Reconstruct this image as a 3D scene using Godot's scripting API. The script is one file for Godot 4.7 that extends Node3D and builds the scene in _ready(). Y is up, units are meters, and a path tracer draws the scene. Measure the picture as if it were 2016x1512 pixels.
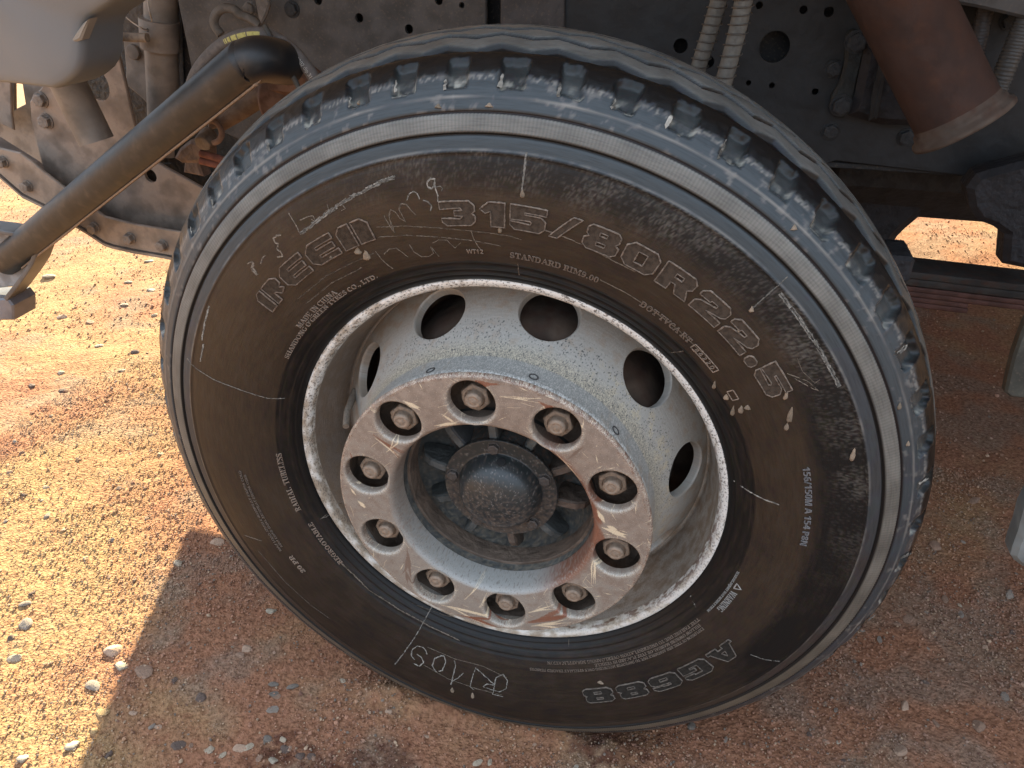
extends Node3D
# A close view of the front wheel of a lorry that stands on red laterite gravel. Units are metres, y is up, the wheel's axle lies along z.

const HUB := Vector3(0, 0.505, 0)          # centre of the rim's outer lip
const TURN := TAU
var M := {}                                # materials
var truck: Node3D
var rng := RandomNumberGenerator.new()
var nz := FastNoiseLite.new()              # general smooth noise
var cell := FastNoiseLite.new()            # cells, for pebbly relief
var cellv := FastNoiseLite.new()           # one value per cell

# ---------------------------------------------------------------- geometry helper
class Geo:
	var v := PackedVector3Array()
	var n := PackedVector3Array()
	var c := PackedColorArray()
	var t := PackedVector2Array()
	var i := PackedInt32Array()

	func grid(P: PackedVector3Array, rows: int, cols: int, wrap: bool, flip := false, C = null, U = null) -> void:
		var base := v.size()
		for a in rows:
			var r0 := maxi(a - 1, 0) * cols
			var r1 := mini(a + 1, rows - 1) * cols
			for b in cols:
				var b0 := b - 1
				var b1 := b + 1
				if wrap:
					# the last column repeats the first
					if b0 < 0: b0 = cols - 2
					if b1 > cols - 1: b1 = 1
				else:
					b0 = maxi(b0, 0)
					b1 = mini(b1, cols - 1)
				var nn := (P[r1 + b] - P[r0 + b]).cross(P[a * cols + b1] - P[a * cols + b0])
				n.append((-nn if flip else nn).normalized())
		v.append_array(P)
		if C is PackedColorArray:
			c.append_array(C)
		else:
			var cc := PackedColorArray()
			cc.resize(P.size())
			cc.fill(C if C is Color else Color.WHITE)
			c.append_array(cc)
		if U is PackedVector2Array:
			t.append_array(U)
		else:
			var uu := PackedVector2Array()
			uu.resize(P.size())
			t.append_array(uu)
		for a in rows - 1:
			var q := base + a * cols
			for b in cols - 1:
				if flip:
					i.append_array([q + b, q + cols + b, q + b + 1, q + b + 1, q + cols + b, q + cols + b + 1])
				else:
					i.append_array([q + b, q + b + 1, q + cols + b, q + b + 1, q + cols + b + 1, q + cols + b])

	func tri(a: Vector3, b: Vector3, d: Vector3, out: Vector3, col := Color.WHITE, ua := Vector2.ZERO, ub := Vector2.ZERO, ud := Vector2.ZERO) -> void:
		# a flat triangle that faces «out»
		var k := (b - a).cross(d - a)
		if k.length_squared() < 1e-18:
			return
		var s := v.size()
		var f := k.normalized()
		if f.dot(out) < 0.0:
			f = -f
			v.append_array([a, b, d]); t.append_array([ua, ub, ud])
		else:
			v.append_array([a, d, b]); t.append_array([ua, ud, ub])
		n.append_array([f, f, f])
		c.append_array([col, col, col])
		i.append_array([s, s + 1, s + 2])

	func quad(a: Vector3, b: Vector3, d: Vector3, e: Vector3, out: Vector3, col := Color.WHITE) -> void:
		tri(a, b, d, out, col)
		tri(a, d, e, out, col)

	func box(at: Vector3, size: Vector3, ch := 0.004, col := Color.WHITE, basis := Basis.IDENTITY) -> void:
		# a box with chamfered edges
		var h := size * 0.5
		ch = minf(ch, minf(h.x, minf(h.y, h.z)) * 0.9)
		for ax in 3:
			for s in [-1.0, 1.0]:
				var u := (ax + 1) % 3
				var w := (ax + 2) % 3
				var q := []
				for k in [[-1, -1], [1, -1], [1, 1], [-1, 1]]:
					var p := Vector3.ZERO
					p[ax] = s * h[ax]; p[u] = k[0] * (h[u] - ch); p[w] = k[1] * (h[w] - ch)
					q.append(at + basis * p)
				var o := Vector3.ZERO
				o[ax] = s
				quad(q[0], q[1], q[2], q[3], basis * o, col)
				for s2 in [-1.0, 1.0]:
					# edge between the faces ax (s) and u (s2)
					var e := []
					for k in [-1.0, 1.0]:
						var p1 := Vector3.ZERO
						p1[ax] = s * h[ax]; p1[u] = s2 * (h[u] - ch); p1[w] = k * (h[w] - ch)
						var p2 := p1
						p2[ax] = s * (h[ax] - ch); p2[u] = s2 * h[u]
						e.append(at + basis * p1); e.append(at + basis * p2)
					var o2 := Vector3.ZERO
					o2[ax] = s; o2[u] = s2
					quad(e[0], e[1], e[3], e[2], basis * o2, col)
		for sx in [-1.0, 1.0]:
			for sy in [-1.0, 1.0]:
				for sz in [-1.0, 1.0]:
					tri(at + basis * Vector3(sx * h.x, sy * (h.y - ch), sz * (h.z - ch)), at + basis * Vector3(sx * (h.x - ch), sy * h.y, sz * (h.z - ch)), at + basis * Vector3(sx * (h.x - ch), sy * (h.y - ch), sz * h.z), basis * Vector3(sx, sy, sz), col)

	func tube(path: PackedVector3Array, rad, sides := 16, caps := true, col := Color.WHITE) -> void:
		# rad: a number or one number per point
		var P := PackedVector3Array()
		var side := Vector3.UP
		for a in path.size():
			var d := (path[mini(a + 1, path.size() - 1)] - path[maxi(a - 1, 0)]).normalized()
			if a == 0:
				side = Vector3.UP if absf(d.y) < 0.9 else Vector3.RIGHT
			side = (side - d * side.dot(d)).normalized()
			var up := d.cross(side)
			var r: float = rad[a] if rad is Array or rad is PackedFloat32Array else rad
			for b in sides + 1:
				var g := TAU * (b % sides) / sides
				P.append(path[a] + (side * cos(g) + up * sin(g)) * r)
		grid(P, path.size(), sides + 1, true, false, col)
		if caps:
			for e in [0, path.size() - 1]:
				var o: Vector3 = (path[0] - path[1]) if e == 0 else (path[e] - path[e - 1])
				for b in sides:
					tri(path[e], P[e * (sides + 1) + b], P[e * (sides + 1) + b + 1], o, col)

	func lathe(prof: PackedVector2Array, seg: int, at := Vector3.ZERO, basis := Basis.IDENTITY, col := Color.WHITE, a0 := 0.0, a1 := TAU) -> void:
		# prof: (radius, height along z), turned round z
		var P := PackedVector3Array()
		var U := PackedVector2Array()
		var s := 0.0
		for a in prof.size():
			if a: s += prof[a].distance_to(prof[a - 1])
			for b in seg + 1:
				var g := lerpf(a0, a1, float(b % seg if a1 - a0 > 6.28 else b) / seg)
				P.append(at + basis * Vector3(prof[a].x * cos(g), prof[a].x * sin(g), prof[a].y))
				U.append(Vector2(float(b) / seg, s))
		grid(P, prof.size(), seg + 1, a1 - a0 > 6.28, true, col, U)

	func plate(poly: PackedVector2Array, holes: Array, z: float, thick: float, ch := 0.002, col := Color.WHITE) -> void:
		# a flat plate across z with its front at z, chamfered, with holes right through
		if Geometry2D.is_polygon_clockwise(poly):
			poly = poly.duplicate()
			poly.reverse()
		var ins := inset(poly, ch)
		var xs := [-99.0]
		for h in holes:
			var m := Vector2.ZERO
			for p in h: m += p
			xs.append(m.x / h.size())
		xs.append(99.0)
		xs.sort()
		for k in xs.size() - 1:
			if xs[k + 1] - xs[k] < 1e-6:
				continue
			var slab := PackedVector2Array([Vector2(xs[k], -99), Vector2(xs[k + 1], -99), Vector2(xs[k + 1], 99), Vector2(xs[k], 99)])
			for side in 2:
				var pieces: Array = Geometry2D.intersect_polygons(ins if side == 0 else poly, slab)
				for h in holes:
					var next := []
					for q in pieces:
						next.append_array(Geometry2D.clip_polygons(q, h))
					pieces = next
				for q in pieces:
					var ix := Geometry2D.triangulate_polygon(q)
					for j in range(0, ix.size(), 3):
						var zz := z if side == 0 else z - thick
						tri(Vector3(q[ix[j]].x, q[ix[j]].y, zz), Vector3(q[ix[j + 1]].x, q[ix[j + 1]].y, zz), Vector3(q[ix[j + 2]].x, q[ix[j + 2]].y, zz), Vector3(0, 0, 1 if side == 0 else -1), col)
		for k in poly.size():
			var a := poly[k]
			var b := poly[(k + 1) % poly.size()]
			var ia := ins[k]
			var ib := ins[(k + 1) % poly.size()]
			var o := Vector3((b - a).y, -(b - a).x, 0)
			quad(Vector3(a.x, a.y, z - ch), Vector3(b.x, b.y, z - ch), Vector3(b.x, b.y, z - thick), Vector3(a.x, a.y, z - thick), o, col)
			quad(Vector3(ia.x, ia.y, z), Vector3(ib.x, ib.y, z), Vector3(b.x, b.y, z - ch), Vector3(a.x, a.y, z - ch), o.normalized() + Vector3(0, 0, 1), col)
		for h in holes:
			var m := Vector2.ZERO
			for p in h: m += p / h.size()
			for k in h.size():
				var a: Vector2 = h[k]
				var b: Vector2 = h[(k + 1) % h.size()]
				quad(Vector3(a.x, a.y, z), Vector3(b.x, b.y, z), Vector3(b.x, b.y, z - thick), Vector3(a.x, a.y, z - thick), Vector3(m.x - a.x, m.y - a.y, 0), col)

	static func inset(poly: PackedVector2Array, d: float) -> PackedVector2Array:
		var out := PackedVector2Array()
		for k in poly.size():
			var p := poly[k]
			var e1 := (p - poly[(k + poly.size() - 1) % poly.size()]).normalized()
			var e2 := (poly[(k + 1) % poly.size()] - p).normalized()
			var n1 := Vector2(-e1.y, e1.x)
			var n2 := Vector2(-e2.y, e2.x)
			out.append(p + (n1 + n2) * d / maxf(1.0 + n1.dot(n2), 0.35))
		return out

	func done() -> ArrayMesh:
		var arr := []
		arr.resize(Mesh.ARRAY_MAX)
		arr[Mesh.ARRAY_VERTEX] = v
		arr[Mesh.ARRAY_NORMAL] = n
		arr[Mesh.ARRAY_COLOR] = c
		arr[Mesh.ARRAY_TEX_UV] = t
		arr[Mesh.ARRAY_INDEX] = i
		var m := ArrayMesh.new()
		m.add_surface_from_arrays(Mesh.PRIMITIVE_TRIANGLES, arr)
		return m


func put(called: String, mesh, material: Material, parent: Node, at := Transform3D.IDENTITY) -> MeshInstance3D:
	var o := MeshInstance3D.new()
	o.name = called
	o.mesh = mesh.done() if mesh is Geo else mesh
	o.material_override = material
	o.transform = at
	parent.add_child(o, true)
	return o


func lin(r: float, g: float, b: float) -> Color:
	return Color(r, g, b)


func disc(at: Vector2, r: float, k := 20, ry := -1.0, turn := 0.0) -> PackedVector2Array:
	var p := PackedVector2Array()
	for j in k:
		p.append(at + Vector2(cos(TAU * j / k) * r, sin(TAU * j / k) * (r if ry < 0.0 else ry)).rotated(turn))
	return p


func smooth_path(p: Array, steps := 8) -> PackedVector3Array:
	var c := PackedVector3Array()
	for k in p.size() - 1:
		var a: Vector3 = p[maxi(k - 1, 0)]
		var d: Vector3 = p[mini(k + 2, p.size() - 1)]
		for s in steps:
			c.append(p[k].cubic_interpolate(p[k + 1], a, d, float(s) / steps))
	c.append(p[-1])
	return c

# ---------------------------------------------------------------- materials
func noise_tex(freq: float, seed_: int, ramp: Array, size := 512, octaves := 4, kind := FastNoiseLite.TYPE_SIMPLEX_SMOOTH) -> NoiseTexture2D:
	var f := FastNoiseLite.new()
	f.noise_type = kind
	f.frequency = freq
	f.seed = seed_
	f.fractal_octaves = octaves
	var x := NoiseTexture2D.new()
	x.width = size
	x.height = size
	x.seamless = true
	x.noise = f
	if ramp.size():
		var g := Gradient.new()
		g.offsets = PackedFloat32Array(ramp.map(func(e): return e[0]))
		g.colors = PackedColorArray(ramp.map(func(e): return e[1]))
		x.color_ramp = g
	return x


func grey(v: float) -> Color:
	return Color(v, v, v).linear_to_srgb()


func mat(rough: float, tex: Texture2D = null, scale := 4.0, bump: Texture2D = null, bump_cm := 0.1, metal := 0.0, spec := 0.5) -> StandardMaterial3D:
	var m := StandardMaterial3D.new()
	m.vertex_color_use_as_albedo = true
	m.roughness = rough
	m.metallic = metal
	m.metallic_specular = spec
	m.albedo_texture = tex
	m.uv1_triplanar = true
	m.uv1_scale = Vector3.ONE * scale
	if bump:
		m.heightmap_enabled = true
		m.heightmap_texture = bump
		m.heightmap_scale = bump_cm
	return m


func spots(m: StandardMaterial3D, tex: Texture2D, mask: Texture2D) -> StandardMaterial3D:
	m.detail_enabled = true
	m.detail_albedo = tex
	m.detail_mask = mask
	m.detail_blend_mode = BaseMaterial3D.BLEND_MODE_MIX
	m.detail_uv_layer = BaseMaterial3D.DETAIL_UV_1
	return m


func materials() -> void:
	var grain := noise_tex(0.02, 3, [[0.0, grey(0.55)], [0.45, grey(0.85)], [0.6, grey(1.0)], [1.0, grey(1.0)]], 512, 5)
	var blotch := noise_tex(0.012, 8, [[0.0, grey(0.45)], [0.4, grey(0.7)], [0.62, grey(0.95)], [1.0, grey(1.0)]], 512, 5)
	var rough_bump := noise_tex(0.03, 11, [], 512, 5)
	var fine_bump := noise_tex(0.12, 12, [], 512, 3)
	var fleck := noise_tex(0.11, 21, [[0.0, Color.BLACK], [0.66, Color.BLACK], [0.84, grey(0.08)], [1.0, grey(0.2)]], 512, 4)
	var dusty := noise_tex(0.02, 31, [[0.0, Color(0.40, 0.35, 0.30)], [1.0, Color(0.50, 0.45, 0.39)]], 256, 3)
	var rusty := noise_tex(0.03, 33, [[0.0, Color(0.20, 0.12, 0.085)], [0.5, Color(0.27, 0.165, 0.115)], [1.0, Color(0.34, 0.225, 0.155)]], 256, 4)
	M.rubber = mat(0.41, noise_tex(0.016, 5, [[0.0, grey(0.7)], [0.5, grey(0.92)], [1.0, grey(1.0)]], 512, 5), 1.0, rough_bump, 0.010)
	M.rubber.metallic_specular = 0.37
	M.rubber.uv1_triplanar = false
	M.rubber.uv1_scale = Vector3(9, 34, 1)
	M.mark = mat(0.9, grain, 12.0, fine_bump, 0.03, 0.0, 0.22)
	M.mud = mat(0.95, grain, 14.0, fine_bump, 0.06)
	M.paint = spots(mat(0.6, blotch, 2.3, rough_bump, 0.08), dusty, fleck)
	M.rail = mat(0.6, blotch, 2.3, rough_bump, 0.08)
	M.black = spots(mat(0.45, blotch, 1.7, rough_bump, 0.03), dusty, noise_tex(0.03, 27, [[0.0, Color.BLACK], [0.55, Color.BLACK], [0.8, grey(0.015)], [1.0, grey(0.06)]], 512, 5))
	M.cast = mat(0.72, blotch, 4.0, rough_bump, 0.25)
	M.rust = spots(mat(0.85, blotch, 3.0, rough_bump, 0.12), rusty, noise_tex(0.02, 29, [[0.0, Color.BLACK], [0.42, Color.BLACK], [0.75, grey(0.4)], [1.0, grey(0.7)]], 512, 5))
	M.plastic = mat(0.5, noise_tex(0.006, 71, [[0.0, grey(0.8)], [1.0, grey(1.0)]], 256, 3), 2.0, fine_bump, 0.01)
	M.hose = mat(0.7, grain, 8.0, fine_bump, 0.03)
	M.nut = mat(0.62, grain, 14.0, fine_bump, 0.05, 0.15)
	M.wire = mat(0.5, null, 1.0, null, 0.0, 0.5)
	M.stone = mat(0.9, grain, 18.0, fine_bump, 0.08)
	M.earth = mat(0.95, noise_tex(0.05, 41, [[0.0, Color(0.62, 0.58, 0.55)], [0.5, Color(0.9, 0.88, 0.85)], [1.0, Color(1, 1, 1)]], 512, 5), 3.1, noise_tex(0.11, 43, [], 512, 3, FastNoiseLite.TYPE_CELLULAR), 0.35)
	M.earth.metallic_specular = 0.25

# ---------------------------------------------------------------- the tyre's shape
# (radius, z) of the outer sidewall, from the rim out to the edge of the tread
const SIDE := [0.2900, -0.014, 0.2940, -0.003, 0.2985, 0.0045, 0.3035, 0.0085, 0.3050, 0.0080, 0.3065, 0.0105, 0.3120, 0.0145, 0.3135, 0.0138, 0.3155, 0.0162, 0.3230, 0.0208, 0.3245, 0.0202, 0.3265, 0.0225, 0.3400, 0.0275,
	0.3550, 0.0308, 0.3700, 0.0330, 0.3850, 0.0343, 0.4000, 0.0348, 0.4150, 0.0345, 0.4300, 0.0335, 0.4430, 0.0318, 0.4490, 0.0305, 0.4502, 0.0312, 0.4520, 0.0313, 0.4535, 0.0296, 0.4600, 0.0278, 0.4660, 0.0258, 0.4672, 0.0240,
	0.4688, 0.0240, 0.4698, 0.0262, 0.4780, 0.0235, 0.4868, 0.0200, 0.4878, 0.0172, 0.4896, 0.0165, 0.4910, 0.0182, 0.4960, 0.0155, 0.5050, 0.0098, 0.5060, 0.0088, 0.5120, 0.0040, 0.5200, -0.0050, 0.5275, -0.0150, 0.5330, -0.0240, 0.5368, -0.0320, 0.5395, -0.0400]


func side_z(r: float) -> float:
	for k in range(0, SIDE.size() - 2, 2):
		if r <= SIDE[k + 2]:
			return lerpf(SIDE[k + 1], SIDE[k + 3], clampf((r - SIDE[k]) / (SIDE[k + 2] - SIDE[k]), 0.0, 1.0))
	return SIDE[-1]


func side_n(r: float) -> Vector2:
	# outward normal (radial, z) of the sidewall, smoothed over 8 mm
	var d := Vector2(0.008, side_z(r + 0.004) - side_z(r - 0.004))
	return Vector2(-d.y, d.x).normalized()


func sag(p: Vector3) -> Vector3:
	# the load flattens the tyre where it stands; p is measured from the hub
	var a := atan2(p.y, p.x) + PI / 2
	var r := Vector2(p.x, p.y).length()
	p.z += (0.008 if p.z > -0.1 else -0.008) * exp(-a * a * 5.0) * smoothstep(0.33, 0.44, r) * (1.0 - smoothstep(0.47, 0.53, r))
	var low := -HUB.y + 0.0015
	if p.y < low + 0.03:
		var d := p.y - low
		p.y = low + 0.03 * exp((d - 0.03) / 0.03) if d > -0.2 else low
	return p


func on_side(x: float, y: float, lift: float) -> Vector3:
	# a point on the sidewall, x and y measured from the hub, lifted along the surface's normal
	var q := Vector2(x, y)
	var r := q.length()
	var nn := side_n(r)
	q *= 1.0 + nn.x * lift / r
	return HUB + sag(Vector3(q.x, q.y, side_z(r) + nn.y * lift))


func zigzag(g: float, phase: float) -> float:
	var f := fposmod(g / TURN * 55.0 + phase, 1.0)
	return (4.0 * f - 1.0) if f < 0.42 else lerpf(0.68, -1.0, (f - 0.42) / 0.58)


func notch(g: float) -> float:
	# 1 in the middle of a shoulder notch, 0 between
	var f := fposmod(g / TURN * 55.0 - deg_to_rad(94.9) / TURN * 55.0 + 0.5, 1.0) - 0.5
	var id := floorf(g / TURN * 55.0 - deg_to_rad(94.9) / TURN * 55.0 + 0.5)
	var h1 := fposmod(sin(id * 12.9) * 437.58, 1.0)
	return (1.0 - smoothstep(0.15 + 0.05 * h1, 0.215 + 0.05 * h1, absf(f + (h1 - 0.5) * 0.06))) * (0.75 + 0.25 * fposmod(h1 * 7.3, 1.0))


func tyre() -> void:
	var prof := PackedVector2Array()
	for k in range(0, SIDE.size() - 2, 2):
		var a := Vector2(SIDE[k], SIDE[k + 1])
		var b := Vector2(SIDE[k + 2], SIDE[k + 3])
		var m := maxi(1, int(ceil(a.distance_to(b) / 0.0032)))
		for s in m:
			prof.append(a.lerp(b, float(s) / m))
	var side_rows := prof.size()
	var z := -0.040
	while z > -0.215:
		var e := (z + 0.1275) / 0.0875
		prof.append(Vector2(0.5395 + 0.0145 * (1.0 - e * e), z))
		z -= 0.0014 if z > -0.15 else 0.004
	var tread_end := prof.size()
	for q in [[0.5395, -0.215], [0.533, -0.232], [0.515, -0.252], [0.49, -0.27], [0.44, -0.286], [0.39, -0.288], [0.33, -0.275], [0.30, -0.26]]:
		prof.append(Vector2(q[0], q[1]))
	var seg := 1540
	var cols := seg + 1
	var P := PackedVector3Array()
	var C := PackedColorArray()
	var U := PackedVector2Array()
	P.resize(prof.size() * cols)
	C.resize(prof.size() * cols)
	U.resize(prof.size() * cols)
	var s_len := 0.0
	var dark := Color(0.0085, 0.009, 0.0095)
	var brown := Color(0.043, 0.029, 0.020)
	var slate := Color(0.046, 0.052, 0.058)  # blue-grey of the sky's sheen, put into the shoulder's colour
	var dust := Color(0.27, 0.245, 0.21)
	for a in prof.size():
		var pr := prof[a]
		if a: s_len += pr.distance_to(prof[a - 1])
		var tg := (prof[mini(a + 1, prof.size() - 1)] - prof[maxi(a - 1, 0)]).normalized()
		var nn := Vector2(-tg.y, tg.x)
		if nn.dot(Vector2(0.3, 1.0) if a < side_rows else (Vector2(1, 0) if a < tread_end else Vector2(0.3, -1))) < 0.0:
			nn = -nn
		for b in cols:
			var g := TURN * (b % seg) / seg
			var cg := cos(g)
			var sg := sin(g)
			var x := pr.x * cg
			var y := pr.x * sg
			var d := 0.0
			var col := dark
			var n1 := nz.get_noise_3d(x * 30.0, y * 30.0, pr.y * 30.0)
			var n2 := nz.get_noise_3d(x * 130.0 + 40.0, y * 130.0, pr.y * 130.0)
			var hash_ := fposmod(sin(a * 12.9898 + b * 78.233) * 43758.5453, 1.0)
			var n3 := nz.get_noise_3d(g * 18.0, pr.x * 900.0, 7.0)
			if a < side_rows:
				var r := pr.x
				if r < 0.327:
					col = dark.lerp(brown, clampf(0.18 + 0.5 * n3 + 0.25 * n1, 0.0, 0.6) * smoothstep(0.300, 0.312, r))
				elif r < 0.452:
					# brown dust over the middle of the sidewall; blacker out towards the shoulder at the top right
					var up := smoothstep(0.40, 0.43, r) * smoothstep(-0.1, 0.5, sin(g + 0.15)) * smoothstep(-0.75, 0.1, cg)
					var right := smoothstep(0.385, 0.41, r + n1 * 0.012) * smoothstep(0.72, 0.92, cg)
					var low := smoothstep(-0.25, -0.75, sg)
					var k := 0.86 + 0.28 * n3 + 0.3 * n1 - 0.8 * maxf(up, right) - 0.35 * low + (hash_ - 0.5) * 0.12
					col = dark.lerp(brown, clampf(k, 0.03, 1.0))
					var speck := maxf(0.0, hash_ - 0.55 + n1 * 0.6) * up * 0.35
					col = col.lerp(dust, speck)
				elif r < 0.4672:
					col = slate.lerp(brown, clampf(0.42 - 0.75 * sg + 0.3 * n1, 0.0, 0.85))
					if r < 0.4538:
						col = col.lerp(dust, clampf(0.35 + n1 + n2 * 0.6, 0.0, 0.75) * 0.55)
				elif r < 0.4705:
					col = dark
				elif r < 0.4872:
					col = Color(0.17, 0.16, 0.14).lerp(Color(0.14, 0.105, 0.07), clampf(0.3 - 0.8 * sg, 0.0, 0.8))
					col = col * (0.9 + 0.35 * n1) * (1.0 if b % 2 == 0 else 0.8)
					d = 0.0005 if b % 2 == 0 else -0.0004
				elif r < 0.4905:
					col = dark.lerp(brown, 0.3)
				else:
					col = slate.lerp(brown, clampf(0.15 - 0.55 * sg + 0.35 * n1, 0.0, 0.6))
					col = col.lerp(dust, clampf(n2 * 1.4 + n1 * 0.5 - 0.42, 0.0, 0.35))
					if r > 0.517:
						# the worn corner of the shoulder: rough light chips, then black rubber
						var fray := nz.get_noise_2d(g * 700.0, r * 500.0)
						var worn := smoothstep(0.5165, 0.5195, r + fray * 0.004) * (1.0 - smoothstep(0.5205, 0.5235, r + n1 * 0.003 + fray * 0.004))
						col = col.lerp(dust * 1.2, worn * clampf(0.45 + fray * 1.8 + n1, 0.0, 1.0) * 0.55)
						col = col.lerp(dark * 0.8, smoothstep(0.5205, 0.5235, r + n1 * 0.003 + fray * 0.003))
					elif r > 0.5022 and r < 0.5048:
						col = col.lerp(dust, 0.35 + 0.5 * n1)
						d += 0.0005
					var nt := notch(g + n1 * 0.010 + n2 * 0.004) * smoothstep(0.5095, 0.5120, r + n2 * 0.003) * (1.0 - smoothstep(0.5315, 0.5345, r + n2 * 0.002))
					if nt > 0.0:
						d -= 0.0075 * nt
						col = col.lerp(Color(0.034, 0.038, 0.038) * (0.9 + 0.9 * n1), nt)
						var rim_of := nt * (1.0 - nt) * 4.0 * smoothstep(0.525, 0.512, r)
						col = col.lerp(Color(0.38, 0.36, 0.30), clampf(rim_of * (n2 * 2.6 + 0.05), 0.0, 0.7))
				d += n2 * 0.0002 * smoothstep(0.49, 0.51, r) * 3.0
			elif a < tread_end:
				var edge := -0.051 + 0.0080 * zigzag(g, 0.15) + n1 * 0.001
				col = Color(0.125, 0.123, 0.112) * (0.85 + 0.35 * n1 + 0.12 * n3 + 0.15 * (hash_ - 0.5))
				col = col.lerp(dark * (0.9 + 0.8 * absf(n1)), smoothstep(-0.001, 0.002, pr.y - edge))
				if pr.y > edge - 0.001:
					d = -0.0055 * smoothstep(-0.001, 0.006, pr.y - edge)
				for q in 4:
					var gz := -0.079 - 0.031 * q + 0.0068 * zigzag(g, 0.45 * (q % 2) + 0.1 + 0.12 * q) + n1 * 0.0015
					var w := absf(pr.y - gz)
					if w < 0.0085:
						var k := 1.0 - smoothstep(0.0022, 0.0068, w)
						d -= 0.009 * k
						col = col.lerp(dark * 0.7, 1.0 - smoothstep(0.0050, 0.0075, w))
				# cross sipes: short cuts that leave each turn of the zigzag
				d += n2 * 0.0004
			else:
				col = dark.lerp(brown, 0.5)
			var q3 := Vector3((pr.x + nn.x * d) * cg, (pr.x + nn.x * d) * sg, pr.y + nn.y * d)
			q3.x -= 0.10 * maxf(0.0, 0.02 - q3.z)
			P[a * cols + b] = HUB + sag(q3)
			C[a * cols + b] = Color(maxf(col.r, 0.004), maxf(col.g, 0.004), maxf(col.b, 0.004))
			U[a * cols + b] = Vector2(float(b) / seg, s_len)
	var geo := Geo.new()
	geo.grid(P, prof.size(), cols, true, true, C, U)
	var t := put("tyre", geo, M.rubber, truck)
	tyre_letters(t)
	tyre_small_print(t)
	tyre_marks(t)

# block capitals on a field 10 wide and 8 high: [width, outlines, holes]
const GLYPH := {
	"3": [10, [[0, 8, 8.6, 8, 10, 6.6, 10, 4.8, 9.2, 4, 10, 3.2, 10, 1.4, 8.6, 0, 1.4, 0, 0, 1.4, 0, 2.6, 5.6, 2.2, 6.4, 3.1, 4, 3.3, 4, 4.9, 6.4, 5, 6, 5.8, 0, 5.6]], []],
	"1": [7, [[0, 5.6, 2.6, 8, 7, 8, 7, 0, 3, 0, 3, 5, 1.5, 4.3]], []],
	"5": [10, [[0, 8, 10, 8, 10, 5.9, 4, 5.9, 4, 5.2, 8.6, 5.2, 10, 3.9, 10, 1.4, 8.6, 0, 1.4, 0, 0, 1.4, 0, 2.7, 5.8, 2.2, 6.2, 3, 5.6, 3.4, 0, 3.2]], []],
	"/": [8, [[0, 0, 2.4, 0, 8, 8, 5.6, 8]], []],
	"8": [10, [[1.4, 8, 8.6, 8, 9.6, 7, 9.6, 5, 8.8, 4.2, 10, 3.4, 10, 1.2, 8.6, 0, 1.4, 0, 0, 1.2, 0, 3.4, 1.2, 4.2, 0.4, 5, 0.4, 7]], [[3.9, 5.2, 6.1, 5.2, 6.1, 6.3, 3.9, 6.3], [3.7, 1.9, 6.3, 1.9, 6.3, 3.1, 3.7, 3.1]]],
	"0": [10, [[1.8, 8, 8.2, 8, 10, 6.2, 10, 1.8, 8.2, 0, 1.8, 0, 0, 1.8, 0, 6.2]], [[3.6, 2.1, 6.4, 2.1, 6.4, 5.9, 3.6, 5.9]]],
	"R": [10.5, [[0, 0, 0, 8, 8.6, 8, 10, 6.6, 10, 4.4, 8.8, 3.3, 10.5, 0, 6.6, 0, 5.2, 2.8, 3.8, 2.8, 3.8, 0]], [[3.8, 4.7, 6.2, 4.7, 6.2, 6.1, 3.8, 6.1]]],
	"2": [10, [[0, 6.6, 1.4, 8, 8.6, 8, 10, 6.6, 10, 4.6, 9, 3.6, 4.4, 2.3, 10, 2.3, 10, 0, 0, 0, 0, 2.7, 1.2, 3.9, 6, 5, 6, 5.9, 3.8, 5.9, 3.6, 5.2, 0, 5.2]], []],
	".": [3.4, [[0.8, 0, 2.6, 0, 3.4, 0.8, 3.4, 2.4, 2.6, 3.2, 0.8, 3.2, 0, 2.4, 0, 0.8]], []],
	"A": [10, [[0, 0, 0, 1.4, 1, 1.4, 3.4, 8, 6.6, 8, 9, 1.4, 10, 1.4, 10, 0, 6, 0, 6, 1.6, 4, 1.6, 4, 0]], [[4.2, 3.2, 5.8, 3.2, 5, 5.6]]],
	"G": [10, [[10, 5.4, 10, 6.6, 8.6, 8, 1.4, 8, 0, 6.6, 0, 1.4, 1.4, 0, 10, 0, 10, 4.3, 5, 4.3, 5, 2.8, 6.6, 2.8, 6.6, 2, 3.6, 2, 3.6, 6, 6.4, 6, 6.4, 5.4]], []],
	"6": [10, [[10, 5.6, 10, 6.6, 8.6, 8, 1.4, 8, 0, 6.6, 0, 1.4, 1.4, 0, 8.6, 0, 10, 1.4, 10, 3.8, 8.8, 5, 3.6, 5, 3.6, 6, 6.4, 6, 6.4, 5.6]], [[3.6, 1.9, 6.4, 1.9, 6.4, 3.2, 3.6, 3.2]]],
	"E": [10, [[10, 8, 2, 8, 0, 6, 0, 2, 2, 0, 10, 0, 10, 2, 3.6, 2, 3.6, 3, 9.4, 3, 9.4, 5, 3.6, 5, 3.6, 6, 10, 6]], []],
	"r": [10, [[0, 0, 0, 6.4, 1.4, 8, 3, 8, 3, 0], [4, 0, 4, 8, 8.4, 8, 10, 6.6, 10, 4.6, 8.6, 3.8, 10, 2.6, 8, 1.4, 6.6, 3.4, 6, 3.4, 6, 0]], []],
	"n": [10, [[0, 0, 0, 6.2, 1.6, 8, 4.5, 8, 4.5, 0], [5.5, 0, 5.5, 8, 8.4, 8, 10, 6.2, 10, 0]], []],
}


func pairs(a: Array) -> PackedVector2Array:
	var p := PackedVector2Array()
	for k in range(0, a.size(), 2):
		p.append(Vector2(a[k], a[k + 1]))
	return p


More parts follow.
